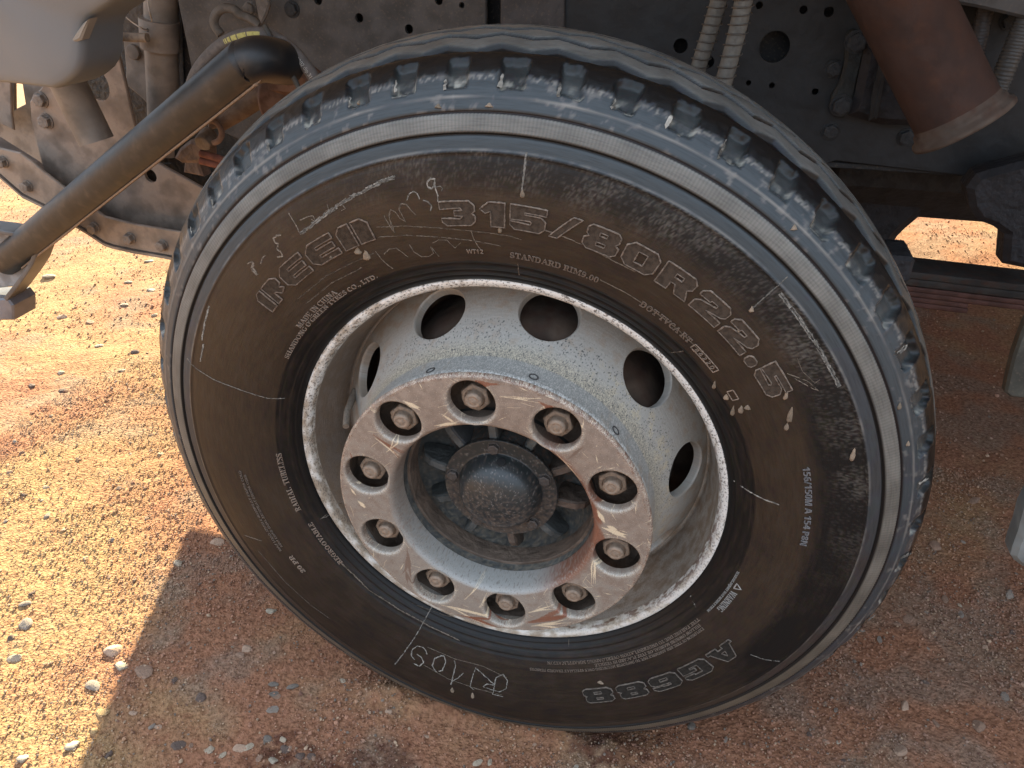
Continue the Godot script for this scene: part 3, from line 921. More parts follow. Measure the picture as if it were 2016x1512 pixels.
func rim() -> void:
	var paint := rim_paint()
	var geo := Geo.new()
	var lip := PackedVector2Array()
	for q in [[0.2895, -0.014], [0.2950, -0.008], [0.2978, -0.004], [0.2985, -0.0006], [0.2974, 0.0022], [0.2950, 0.0034], [0.2920, 0.0030], [0.2885, 0.0008], [0.2862, -0.0020], [0.2848, -0.0062], [0.2840, -0.010]]:
		lip.append(Vector2(q[0], q[1]))
	lathe_uv(geo, lip, 360, 0.0, 0.17)
	var barrel := PackedVector2Array()
	for k in 25: barrel.append(along([0.2840, -0.010, 0.2832, -0.020, 0.2815, -0.034, 0.2785, -0.052, 0.2740, -0.072, 0.2712, -0.088, 0.2708, -0.094, 0.2690, -0.099, 0.2670, -0.098], k / 24.0))
	lathe_uv(geo, barrel, 360, 0.17, 0.5)
	# the disc: ten sectors, each with a round hand hole whose edge is bent in
	var cone_len := 0.130
	for n in 10:
		var gc := deg_to_rad(6.5 + 36.0 * n)
		var hw := deg_to_rad(18.0)
		var uc := 0.565                      # where along the cone the hole sits, from the neck
		var hr := 0.0395
		var hole := func(k: int) -> Vector2: return Vector2(gc + hr / 0.237 * cos(TAU * k / 64.0), uc + hr / cone_len * sin(TAU * k / 64.0))
		var outline := func(k: int) -> Vector2:
			var d := square_ray(k, 64)
			return Vector2(gc + d.x * hw, uc + (d.y * (1.0 - uc) if d.y > 0.0 else d.y * uc))
		var place := func(p: Vector2) -> Array:
			var q := along(CONE, p.y)
			return [polar(q.x, p.x, q.y), Vector2(p.x / TAU, lerpf(0.9, 0.5, p.y))]
		holed_sector(geo, gc - hw, gc + hw, gc, hole, outline, 10, place)
		# thickness of the disc round the hole
		var P := PackedVector3Array()
		var U := PackedVector2Array()
		var step := [[0.0, 0.0], [0.0010, 0.0012], [0.0016, 0.0035], [0.0016, 0.012]]
		for a in 4:
			for b in 65:
				var kk := b % 64
				var p: Vector2 = hole.call(kk)
				p = Vector2(gc, uc).lerp(p, 1.0 - step[a][0] / hr)
				var q := along(CONE, p.y)
				# inwards is away from the outer face: down and back
				P.append(polar(q.x - step[a][1] * 0.85, p.x, q.y - step[a][1] * 0.5))
				U.append(Vector2(p.x / TAU, 0.62))
		geo.grid(P, 4, 65, true, true, null, U)
	var neck := PackedVector2Array()
	for q in [[0.2075, 0.016], [0.2060, 0.024], [0.2052, 0.032], [0.2049, 0.040], [0.2049, 0.052], [0.2056, 0.0535], [0.2062, 0.0550], [0.2060, 0.0600], [0.2050, 0.0640]]:
		neck.append(Vector2(q[0], q[1]))
	lathe_uv(geo, neck, 300, 0.9, 1.0)
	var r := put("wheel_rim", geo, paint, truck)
	# the flat face behind the nuts, and the back of the barrel
	var disc_ := Geo.new()
	disc_.lathe(PackedVector2Array([Vector2(0.2045, 0.050), Vector2(0.2040, 0.024), Vector2(0.2010, 0.0215), Vector2(0.1290, 0.0210), Vector2(0.1278, 0.0195), Vector2(0.1275, -0.010)]), 96, HUB, Basis.IDENTITY, Color(0.12, 0.085, 0.06))
	disc_.lathe(PackedVector2Array([Vector2(0.2895, -0.014), Vector2(0.283, -0.05), Vector2(0.275, -0.10), Vector2(0.262, -0.14), Vector2(0.262, -0.20), Vector2(0.285, -0.24)]), 96, HUB, Basis.IDENTITY, Color(0.10, 0.075, 0.055))
	put("wheel_disc", disc_, M.cast, r)
	# dark drain holes in the neck
	for g in [112.5, 76.0, 43.0, -12.0, 148.5]:
		var d := Geo.new()
		var a := deg_to_rad(g)
		var at := polar(0.2050, a, 0.046)
		var b := Basis(Vector3(-sin(a), cos(a), 0), Vector3(0, 0, 1), Vector3(cos(a), sin(a), 0))
		d.lathe(PackedVector2Array([Vector2(0.0060, -0.004), Vector2(0.0062, 0.0006), Vector2(0.0050, 0.0012), Vector2(0.0044, 0.0006), Vector2(0.0040, -0.003), Vector2(0.0001, -0.0035)]), 18, at, b, Color(0.05, 0.045, 0.04))
		put("drain_hole", d, M.cast, r)
	var valve := Geo.new()
	valve.tube(PackedVector3Array([polar(0.252, deg_to_rad(165.0), -0.07), polar(0.240, deg_to_rad(164.0), -0.015), polar(0.229, deg_to_rad(164.5), 0.012)]), [0.0055, 0.0048, 0.0045], 12, true, Color(0.20, 0.16, 0.12))
	put("valve_stem", valve, M.nut, r)
	var nut := nut_mesh()
	for k in 10:
		var g := deg_to_rad(96.57 - 36.0 * k)
		var b := Basis(Vector3(0, 0, 1), rng.randf() * TAU)
		b = Basis(Vector3(1, 0, 0), rng.randf_range(-0.03, 0.03)) * b
		put("wheel_nut", nut, M.nut, r, Transform3D(b, polar(0.1675, g, 0.0205 + rng.randf_range(-0.001, 0.001))))


func hex_bolt(geo: Geo, at: Vector3, basis: Basis, af: float, h: float, washer: float, col: Color) -> void:
	# a hexagon head with a chamfered top and a round washer
	var R := af / sqrt(3.0)
	if washer > 0.0:
		geo.lathe(PackedVector2Array([Vector2(washer, 0), Vector2(washer, h * 0.16), Vector2(washer * 0.96, h * 0.2), Vector2(0.0001, h * 0.2)]), 24, at, basis, col)
	for k in 6:
		var g0 := TAU * k / 6.0
		var g1 := TAU * (k + 1) / 6.0
		var o := basis * Vector3(cos((g0 + g1) / 2), sin((g0 + g1) / 2), 0)
		var a := basis * Vector3(cos(g0) * R, sin(g0) * R, 0)
		var b := basis * Vector3(cos(g1) * R, sin(g1) * R, 0)
		var up := basis * Vector3(0, 0, 1)
		geo.quad(at + a, at + b, at + b + up * h * 0.9, at + a + up * h * 0.9, o, col)
		var ta := basis * Vector3(cos(g0), sin(g0), 0) * af * 0.46
		var tb := basis * Vector3(cos(g1), sin(g1), 0) * af * 0.46
		geo.quad(at + a + up * h * 0.9, at + b + up * h * 0.9, at + tb + up * h, at + ta + up * h, o + up, col * 1.12)
		geo.tri(at + ta + up * h, at + tb + up * h, at + up * h, up, col)


func nut_mesh() -> ArrayMesh:
	var geo := Geo.new()
	var tan_ := Color(0.25, 0.187, 0.135)
	geo.lathe(PackedVector2Array([Vector2(0.0240, 0.000), Vector2(0.0238, 0.0040), Vector2(0.0205, 0.0085), Vector2(0.0190, 0.0090)]), 36, Vector3.ZERO, Basis.IDENTITY, tan_ * 0.75)
	# hexagon with turned corners at the top: rings of 36 points between hexagon and circle
	var P := PackedVector3Array()
	var C := PackedColorArray()
	for ring in [[0.0085, 0.0, 0.0188], [0.0330, 0.0, 0.0188], [0.0362, 0.35, 0.0186], [0.0378, 1.0, 0.0166], [0.0382, 1.0, 0.0150], [0.0383, 1.0, 0.0128]]:
		for b in 49:
			var g := TAU * (b % 48) / 48.0
			var hexr: float = 0.0166 / cos(fposmod(g + PI / 6, PI / 3) - PI / 6)
			var r: float = lerpf(hexr, minf(ring[2], hexr), ring[1])
			P.append(Vector3(cos(g) * r, sin(g) * r, ring[0]))
			var q := nz.get_noise_3d(cos(g) * 60.0, sin(g) * 60.0, ring[0] * 3000.0)
			C.append(tan_.lerp(Color(0.09, 0.065, 0.05), clampf(0.25 + q * 1.3, 0.0, 0.7)) if ring[0] < 0.035 else tan_ * (1.0 + q * 0.3))
	geo.grid(P, 6, 49, true, true, C)
	geo.lathe(PackedVector2Array([Vector2(0.0128, 0.0383), Vector2(0.0124, 0.0362), Vector2(0.0112, 0.0360), Vector2(0.0109, 0.0385), Vector2(0.0109, 0.0442), Vector2(0.0100, 0.0462), Vector2(0.0080, 0.0472), Vector2(0.0066, 0.0473), Vector2(0.0058, 0.0464), Vector2(0.0048, 0.0468), Vector2(0.0001, 0.0478)]), 30, Vector3.ZERO, Basis.IDENTITY, tan_ * 1.15)
	return geo.done()


func ring_paint() -> StandardMaterial3D:
	# flat-on picture of the ring's paint: taupe, chipped to cream, rusty and scratched
	var s := 1024
	var im := Image.create(s, s, false, Image.FORMAT_RGB8)
	var span := 0.43
	var scr := PackedFloat32Array()
	scr.resize(s * s)
	var r2 := RandomNumberGenerator.new()
	r2.seed = 77
	var draw := func(p: Vector2, d: Vector2, len_: float, wid: float, val: float, wob: float) -> void:
		var n := int(len_ * s / span)
		var q := p / span * s + Vector2(s, s) * 0.5
		for k in n:
			d = d.rotated(r2.randf_range(-wob, wob))
			q += d
			var w := wid * (1.0 - absf(2.0 * k / n - 1.0)) * r2.randf_range(0.6, 1.2) / span * s
			for e in range(int(-w), int(w) + 1):
				var t := q + Vector2(-d.y, d.x) * e
				if t.x > 0 and t.y > 0 and t.x < s - 1 and t.y < s - 1:
					scr[int(t.y) * s + int(t.x)] = val
	for k in 130:
		var g := r2.randf() * TAU
		var r := r2.randf_range(0.14, 0.207)
		draw.call(Vector2(cos(g), sin(g)) * r, Vector2.from_angle(g + r2.randf_range(-0.6, 0.6) + (PI / 2 if r2.randf() < 0.5 else 0.3)), r2.randf_range(0.003, 0.02), r2.randf_range(0.0001, 0.0008), 1.0, 0.05)
	# the larger scrapes the ring carries
	for e in [[-0.1048, 0.1591, -0.0825, 0.1510, 0.0022, 1.0], [-0.0677, 0.1267, -0.0348, 0.1382, 0.002, 1.0], [-0.0569, 0.1470, -0.0413, 0.1349, 0.0012, 1.0], [-0.1528, 0.1427, -0.1118, 0.1117, 0.0014, 1.0], [-0.1502, 0.1012, -0.1083, 0.0692, 0.0016, 2.0], [-0.1472, 0.0963, -0.1150, 0.0720, 0.0008, 1.0], [-0.1353, 0.0763, -0.1056, 0.1051, 0.0009, 1.0],
			[0.1454, 0.0102, 0.1776, 0.0023, 0.0035, 1.0], [0.1514, 0.0156, 0.1642, 0.0127, 0.003, 1.0], [0.1307, 0.0478, 0.1421, 0.0136, 0.005, 2.0], [0.0909, 0.1058, 0.1311, 0.0398, 0.0024, 2.0], [0.1280, 0.0392, 0.1389, -0.0426, 0.0052, 2.0], [0.1371, -0.0342, 0.1427, -0.0866, 0.0012, 1.0], [0.1375, 0.0371, 0.1481, 0.0190, 0.003, 1.0], [0.0845, 0.1122, 0.1137, 0.0758, 0.0008, 1.0],
			[-0.1199, -0.0851, -0.1150, -0.1418, 0.0026, 3.0], [-0.1244, -0.1244, -0.1189, -0.1527, 0.002, 3.0], [-0.0747, -0.1818, 0.0318, -0.1919, 0.0024, 1.0], [-0.0508, -0.1961, 0.0244, -0.2013, 0.0026, 2.0], [0.0535, -0.1627, 0.0888, -0.1433, 0.0012, 1.0], [0.0501, -0.1838, 0.1306, -0.1418, 0.004, 2.0], [0.0574, -0.1889, 0.1106, -0.1640, 0.0018, 1.0], [-0.0358, 0.1951, 0.0164, 0.1974, 0.003, 2.0], [0.0616, 0.1837, 0.0916, 0.1711, 0.003, 2.0],
			[0.0163, 0.1836, 0.0644, 0.1896, 0.0006, 1.0], [-0.1853, 0.0672, -0.1811, 0.0096, 0.0028, 2.0], [-0.1836, -0.0127, -0.1737, -0.0239, 0.003, 1.0], [-0.1924, 0.0074, -0.1864, -0.0045, 0.0016, 1.0], [0.0988, 0.1073, 0.1173, 0.1291, 0.0018, 3.0], [-0.0383, -0.1621, -0.0152, -0.1265, 0.0006, 1.0], [-0.0162, -0.1713, -0.0009, -0.1424, 0.0006, 1.0]]:
		for q in 3:
			draw.call(Vector2(e[0], e[1]) + Vector2(r2.randf_range(-1, 1), r2.randf_range(-1, 1)) * 0.001, Vector2(e[2] - e[0], e[3] - e[1]).normalized(), Vector2(e[2] - e[0], e[3] - e[1]).length(), e[4], e[5], 0.035)
	var taupe := Color(0.215, 0.163, 0.127)
	var taupe2 := Color(0.275, 0.21, 0.163)
	var greyed := Color(0.245, 0.21, 0.172)
	var pale := Color(0.68, 0.60, 0.47)
	var rust := Color(0.15, 0.062, 0.036)
	var alu := Color(0.29, 0.28, 0.255)
	for y in s:
		for x in s:
			var p := Vector2(x + 0.5 - s * 0.5, y + 0.5 - s * 0.5) * (span / s)
			var r := p.length()
			if r < 0.122 or r > 0.2125:
				continue
			var fine := nz.get_noise_2d(p.x * 2400.0, p.y * 2400.0)
			var mid := nz.get_noise_2d(p.x * 520.0 + 50.0, p.y * 520.0)
			var big := nz.get_noise_2d(p.x * 110.0, p.y * 110.0 + 70.0)
			var c := taupe.lerp(taupe2, clampf(0.5 + big * 1.1 + mid * 0.4, 0.0, 1.0)).lerp(greyed, clampf(0.2 + big - 4.0 * p.y - 1.0 * p.x, 0.0, 0.8))
			# distance to the nearest nut hole's edge
			var g := atan2(p.y, p.x)
			var gc := snappedf(g - deg_to_rad(96.57), TAU / 10.0) + deg_to_rad(96.57)
			var hp := p - Vector2(cos(gc), sin(gc)) * 0.170
			var hd := hp.length() - 0.0295
			var under := smoothstep(0.2, -0.9, hp.normalized().y)
			c = c.lerp(alu.lerp(pale, 0.35), (1.0 - smoothstep(0.0012, 0.0060, hd + mid * 0.004)) * (0.25 + 0.75 * under) * smoothstep(-0.35, 0.1, fine + mid * 0.7 + 0.25))
			c = c.lerp(pale, smoothstep(0.28, 0.36, fine * 0.7 + mid * 0.55 - 0.14 * smoothstep(0.0, 0.012, hd)))
			var edge := smoothstep(0.2005, 0.2070, r + mid * 0.003)
			c = c.lerp(rust, edge * smoothstep(0.02, 0.25, mid + big * 0.9 + 0.1) * 0.85)
			c = c.lerp(pale, edge * smoothstep(0.12, 0.3, fine + big * 0.5 + (0.12 if p.y < -0.1 else 0.0)) * 0.8)
			c = c.lerp(alu, (1.0 - smoothstep(0.1370, 0.1425, r + mid * 0.002)) * clampf(0.55 - 6.0 * p.y - 3.0 * absf(p.x) + mid, 0.0, 1.0))
			var inner := 1.0 - smoothstep(0.138, 0.1475, r + mid * 0.006)
			c = c.lerp(rust * 1.25, inner * smoothstep(0.35, 0.75, cos(g - 0.05)) * clampf(0.9 + mid * 1.4, 0.0, 1.0))
			c = c.lerp(Color(0.10, 0.065, 0.045), smoothstep(0.3, 0.45, mid + 0.3 * fine) * 0.5)
			var k := scr[y * s + x]
			if k > 0.0:
				c = (Color(0.62, 0.50, 0.34) * (1.0 + fine * 0.4) if k < 1.5 else rust * (1.3 + fine) if k < 2.5 else Color(0.17, 0.115, 0.085))
			im.set_pixel(x, y, (c * (0.94 + 0.22 * fine)).clamp().linear_to_srgb())
	var m := StandardMaterial3D.new()
	m.albedo_texture = ImageTexture.create_from_image(im)
	m.roughness = 0.52
	m.heightmap_enabled = true
	m.heightmap_texture = noise_tex(0.06, 63, [], 512, 5)
	m.heightmap_scale = 0.03
	return m


func nut_ring() -> void:
	var geo := Geo.new()
	var span := 0.43
	var uv := func(p: Vector3) -> Vector2: return Vector2(p.x - HUB.x, p.y - HUB.y) / span + Vector2(0.5, 0.5)
	var face_z := func(r: float) -> float: return 0.0715 + 0.0028 * sin(clampf((r - 0.140) / 0.062, 0.0, 1.0) * PI * 0.72)
	for n in 10:
		var gc := deg_to_rad(96.57 - 36.0 * n)
		var hw := deg_to_rad(18.0)
		var hole := func(k: int) -> Vector2: return Vector2(0.170, 0.0) + Vector2(cos(TAU * k / 64.0), sin(TAU * k / 64.0)) * 0.0325
		var outline := func(k: int) -> Vector2:
			var d := square_ray(k, 64)
			var r := 0.170 + (d.x * 0.0345 if d.x > 0.0 else d.x * 0.0295)
			var a := d.y * hw
			return Vector2(r * cos(a), r * sin(a))
		var place := func(p: Vector2) -> Array:
			var q := p.rotated(gc)
			var at := HUB + Vector3(q.x, q.y, face_z.call(p.length()))
			return [at, uv.call(at)]
		holed_sector(geo, 0, 0, gc, hole, outline, 6, place)
		var P := PackedVector3Array()
		var U := PackedVector2Array()
		for st in [[0.0325, 0.0], [0.0312, -0.0003], [0.0302, -0.0012], [0.0296, -0.0028], [0.0294, -0.006], [0.0294, -0.013]]:
			for b in 65:
				var q: Vector2 = (Vector2(0.170, 0) + Vector2.from_angle(TAU * (b % 64) / 64.0) * st[0])
				var z: float = face_z.call(q.length()) + st[1]
				q = q.rotated(gc)
				var at := HUB + Vector3(q.x, q.y, z)
				P.append(at)
				var qu: Vector2 = (Vector2(0.170, 0) + Vector2.from_angle(TAU * (b % 64) / 64.0) * (0.0325 - st[1] * 0.5)).rotated(gc)
				U.append(uv.call(HUB + Vector3(qu.x, qu.y, 0)))
		geo.grid(P, 6, 65, true, true, null, U)
	for prof in [[0.1405, 0.07155, 0.1385, 0.0708, 0.1365, 0.0690, 0.1348, 0.0660, 0.1338, 0.0610, 0.1333, 0.0540, 0.1331, 0.0450, 0.1330, 0.0300], [0.2045, 0.0735, 0.2062, 0.0729, 0.2074, 0.0714, 0.2079, 0.0690, 0.2077, 0.0660, 0.2070, 0.0642]]:
		var P := PackedVector3Array()
		var U := PackedVector2Array()
		var q := pairs(prof)
		for a in q.size():
			for b in 241:
				var at := polar(q[a].x, TAU * (b % 240) / 240.0, q[a].y)
				P.append(at)
				var ru := q[a].x if q[a].x > 0.2 else 0.1405 - 0.0160 * a / (q.size() - 1.0)
				U.append(uv.call(polar(ru, TAU * (b % 240) / 240.0, 0.0)))
		geo.grid(P, q.size(), 241, true, false, null, U)
	put("nut_ring", geo, ring_paint(), truck)


func hub() -> void:
	var geo := Geo.new()
	var iron := Color(0.066, 0.069, 0.066)
	var P := PackedVector3Array()
	var C := PackedColorArray()
	var prof := pairs([0.0600, 0.0120, 0.0700, 0.0100, 0.0740, -0.0040, 0.0775, -0.0260, 0.0850, -0.0330, 0.1000, -0.0345, 0.1150, -0.0310, 0.1240, -0.0220, 0.1295, -0.0060, 0.1325, 0.0330])
	var bowl := PackedVector2Array()
	for k in 40: bowl.append(along(Array(prof).reduce(func(acc, e): return acc + [e.x, e.y], []), k / 39.0))
	prof = bowl
	for a in prof.size():
		for b in 241:
			var g := TAU * (b % 240) / 240.0
			P.append(polar(prof[a].x, g, prof[a].y))
			var n := nz.get_noise_3d(cos(g) * prof[a].x * 300.0, sin(g) * prof[a].x * 300.0, prof[a].y * 300.0)
			C.append(iron.lerp(Color(0.20, 0.165, 0.12), clampf(-0.15 + 1.2 * n - 0.45 * sin(g), 0.0, 0.75)).lerp(Color(0.17, 0.085, 0.05), clampf(n * 2.0 - 0.1, 0.0, 0.6) if a < 16 else 0.0))
	geo.grid(P, prof.size(), 241, true, true, C)
	var h := put("hub", geo, M.cast, truck)
	for k in 10:
		var g := deg_to_rad(-82.0 + 36.0 * k)
		var b := Basis(Vector3(cos(g), sin(g), 0), Vector3(-sin(g), cos(g), 0), Vector3(0, 0, 1))
		var fin := Geo.new()
		var q := pairs([0.071, -0.031, 0.071, 0.0085, 0.090, 0.0072, 0.104, 0.0048, 0.115, -0.0020, 0.1215, -0.0150, 0.1240, -0.0250])
		var col := iron * rng.randf_range(0.8, 1.2)
		if rng.randf() < 0.4: col = Color(0.085, 0.062, 0.047)
		for e in q.size() - 1:
			for s in [-1.0, 1.0]:
				fin.tri(HUB + b * Vector3(q[e].x, 0.0065 * s, q[e].y), HUB + b * Vector3(q[e + 1].x, 0.0065 * s, q[e + 1].y), HUB + b * Vector3(0.08, 0.0065 * s, -0.032), b * Vector3(0, s, 0), col)
				fin.quad(HUB + b * Vector3(q[e].x, 0.0065 * s, q[e].y), HUB + b * Vector3(q[e + 1].x, 0.0065 * s, q[e + 1].y), HUB + b * Vector3(q[e + 1].x, 0.0045 * s, q[e + 1].y + 0.003), HUB + b * Vector3(q[e].x, 0.0045 * s, q[e].y + 0.003), b * Vector3(0.3, s, 1), col)
			fin.quad(HUB + b * Vector3(q[e].x, -0.0045, q[e].y + 0.003), HUB + b * Vector3(q[e + 1].x, -0.0045, q[e + 1].y + 0.003), HUB + b * Vector3(q[e + 1].x, 0.0045, q[e + 1].y + 0.003), HUB + b * Vector3(q[e].x, 0.0045, q[e].y + 0.003), b * Vector3(0.4, 0, 1), col * 1.35)
		put("hub_rib", fin, M.cast, h)
	var cap := Geo.new()
	P = PackedVector3Array(); C = PackedColorArray()
	prof = pairs([0.0740, 0.0115, 0.0780, 0.0122, 0.0789, 0.0135, 0.0789, 0.0162, 0.0780, 0.0172, 0.0760, 0.0174, 0.0605, 0.0180, 0.0583, 0.0190, 0.0572, 0.0215, 0.0560, 0.0270, 0.0535, 0.0335, 0.0495, 0.0400, 0.0440, 0.0455, 0.0362, 0.0500, 0.0270, 0.0532, 0.0180, 0.0552, 0.0090, 0.0562, 0.0001, 0.0565])
	var fine_prof := PackedVector2Array()
	for k in 70: fine_prof.append(along(Array(prof).reduce(func(acc, e): return acc + [e.x, e.y], []), k / 69.0))
	prof = fine_prof
	for a in prof.size():
		for b in 289:
			var g := TAU * (b % 288) / 288.0
			P.append(polar(prof[a].x, g, prof[a].y))
			var n := nz.get_noise_3d(cos(g) * prof[a].x * 320.0, sin(g) * prof[a].x * 320.0, 3.0)
			var n2 := nz.get_noise_3d(cos(g) * prof[a].x * 620.0, sin(g) * prof[a].x * 620.0, 13.0)
			var col := Color(0.020, 0.024, 0.027).lerp(Color(0.095, 0.074, 0.057), clampf(0.15 + n * 1.2 - sin(g) * 0.45 * smoothstep(0.01, 0.05, prof[a].x) + (0.15 if prof[a].x > 0.054 else 0.0), 0.0, 0.75))
			C.append(col.lerp(Color(0.30, 0.285, 0.255), smoothstep(0.40, 0.50, n2 + 0.2 * n) * 0.35))
	cap.grid(P, prof.size(), 289, true, true, C)
	put("hub_cap", cap, M.cap, h)
	for k in 5:
		var g := deg_to_rad(97.0 + 72.0 * k)
		var bolt := Geo.new()
		hex_bolt(bolt, Vector3.ZERO, Basis.IDENTITY, 0.0136, 0.0066, 0.0092, Color(0.075, 0.066, 0.057))
		put("cap_bolt", bolt, M.nut, h, Transform3D(Basis(Vector3(0, 0, 1), rng.randf() * TAU), polar(0.0672, g, 0.0172)))
	var hole_disc := Geo.new()
	hole_disc.lathe(PackedVector2Array([Vector2(0.0064, -0.003), Vector2(0.0064, 0.0006), Vector2(0.0058, 0.0010), Vector2(0.0001, 0.0011)]), 20, polar(0.0550, deg_to_rad(85.0), 0.0296), Basis(Vector3.RIGHT, -1.15), Color(0.004, 0.004, 0.004))  # black disc put in for the dark of the cap's hole
	put("dark_hole_disc", hole_disc, M.hose, h)
	# the brake drum that shows through the hand holes
	var drum := Geo.new()
	P = PackedVector3Array(); C = PackedColorArray()
	prof = pairs([0.1200, -0.040, 0.1600, -0.040, 0.1980, -0.048, 0.2120, -0.060, 0.2190, -0.078, 0.2220, -0.100, 0.2225, -0.130, 0.2225, -0.170, 0.2300, -0.176, 0.2610, -0.180, 0.2615, -0.19, 0.1000, -0.200])
	for a in prof.size():
		for b in 97:
			var g := TAU * (b % 96) / 96.0
			P.append(polar(prof[a].x, g, prof[a].y))
			var n := nz.get_noise_3d(cos(g) * 60.0, sin(g) * 60.0, a * 14.0)
			C.append(Color(0.13, 0.092, 0.066).lerp(Color(0.065, 0.045, 0.034), clampf(0.4 + n * 1.6, 0.0, 1.0)))
	drum.grid(P, prof.size(), 97, true, true, C)
	put("brake_drum", drum, M.rust, truck)

# ---------------------------------------------------------------- the lorry's body, frame and fittings
func bolt(parent: Node, called: String, at: Vector3, af: float, h: float, col: Color, basis := Basis.IDENTITY, washer := 0.0) -> void:
	var g := Geo.new()
	hex_bolt(g, Vector3.ZERO, Basis.IDENTITY, af, h, washer, col)
	put(called, g, M.cast, parent, Transform3D(basis * Basis(Vector3(0, 0, 1), rng.randf() * TAU), at))


func body() -> void:
	# cab and load bed: above the picture, they keep the sun off the wheel
	var cab := Geo.new()
	cab.box(Vector3(-0.345, 2.22, -1.22), Vector3(2.24, 1.70, 2.50), 0.03, Color(0.55, 0.55, 0.53))
	put("cab", cab, M.plastic, truck)
	# unseen panel, added so its front edge casts the ground's shadow line
	var shadow_panel := Geo.new()
	shadow_panel.plate(PackedVector2Array([Vector2(-1.475, 1.05), Vector2(0.765, 1.05), Vector2(0.765, 1.38), Vector2(-1.475, 1.38)]), [], -2.44, 0.012, 0.002, Color(0.10, 0.10, 0.10))
	put("far_shadow_panel", shadow_panel, M.paint, truck)
	var bed := Geo.new()
	bed.box(Vector3(3.85, 2.35, -1.20), Vector3(6.0, 1.60, 2.46), 0.04, Color(0.25, 0.12, 0.08))
	put("load_bed", bed, M.rust, truck)
	# unseen box added along the far side to shade the ground; far front wheel
	var shade_box := Geo.new()
	shade_box.box(Vector3(2.40, 0.93, -2.78), Vector3(3.95, 1.26, 0.5), 0.03, Color(0.06, 0.06, 0.06))
	put("far_shade_box", shade_box, M.paint, truck)
	var far_wheel := Geo.new()
	far_wheel.lathe(PackedVector2Array([Vector2(0.0001, 0.10), Vector2(0.28, 0.10), Vector2(0.30, 0.15), Vector2(0.46, 0.15), Vector2(0.535, 0.11), Vector2(0.535, -0.11), Vector2(0.46, -0.15), Vector2(0.30, -0.15), Vector2(0.28, -0.10), Vector2(0.0001, -0.10)]), 72, Vector3(0.03, 0.53, -2.22), Basis.IDENTITY, Color(0.03, 0.03, 0.03))
	put("far_tyre", far_wheel, M.hose, truck)
	# engine and gearbox behind the frame: dark bulk that closes the view under the cab
	var eng := Geo.new()
	eng.box(Vector3(-0.02, 0.86, -1.15), Vector3(0.86, 0.56, 0.62), 0.05, Color(0.05, 0.047, 0.044))
	eng.box(Vector3(0.85, 0.84, -1.15), Vector3(0.9, 0.46, 0.5), 0.08, Color(0.04, 0.04, 0.04))
	put("engine", eng, M.cast, truck)
	var axle := Geo.new()
	axle.tube(PackedVector3Array([Vector3(0, 0.49, -2.1), Vector3(0, 0.42, -1.8), Vector3(0, 0.40, -0.6), Vector3(0, 0.48, -0.28)]), [0.06, 0.065, 0.065, 0.09], 16, true, Color(0.06, 0.05, 0.045))
	put("front_axle", axle, M.cast, truck)
	var mem := Geo.new()
	mem.plate(pairs([-1.0255, 0.7146, -0.9698, 0.7741, -0.5828, 0.7949, -0.6104, 0.5931, -0.8326, 0.5746, -0.9065, 0.6027, -0.9692, 0.6220, -1.0437, 0.6490]), [], -0.73, 0.08, 0.01, Color(0.035, 0.033, 0.03))  # dark plate added to fill bright gaps beside the tyre with shade
	put("dark_filler", mem, M.cast, truck)
	var rad := Geo.new()
	rad.box(Vector3(-1.12, 0.95, -0.99), Vector3(0.85, 0.56, 0.10), 0.02, Color(0.07, 0.06, 0.052))  # dark wall added to block bright gaps behind the front fittings
	put("dark_backing", rad, M.cast, truck)


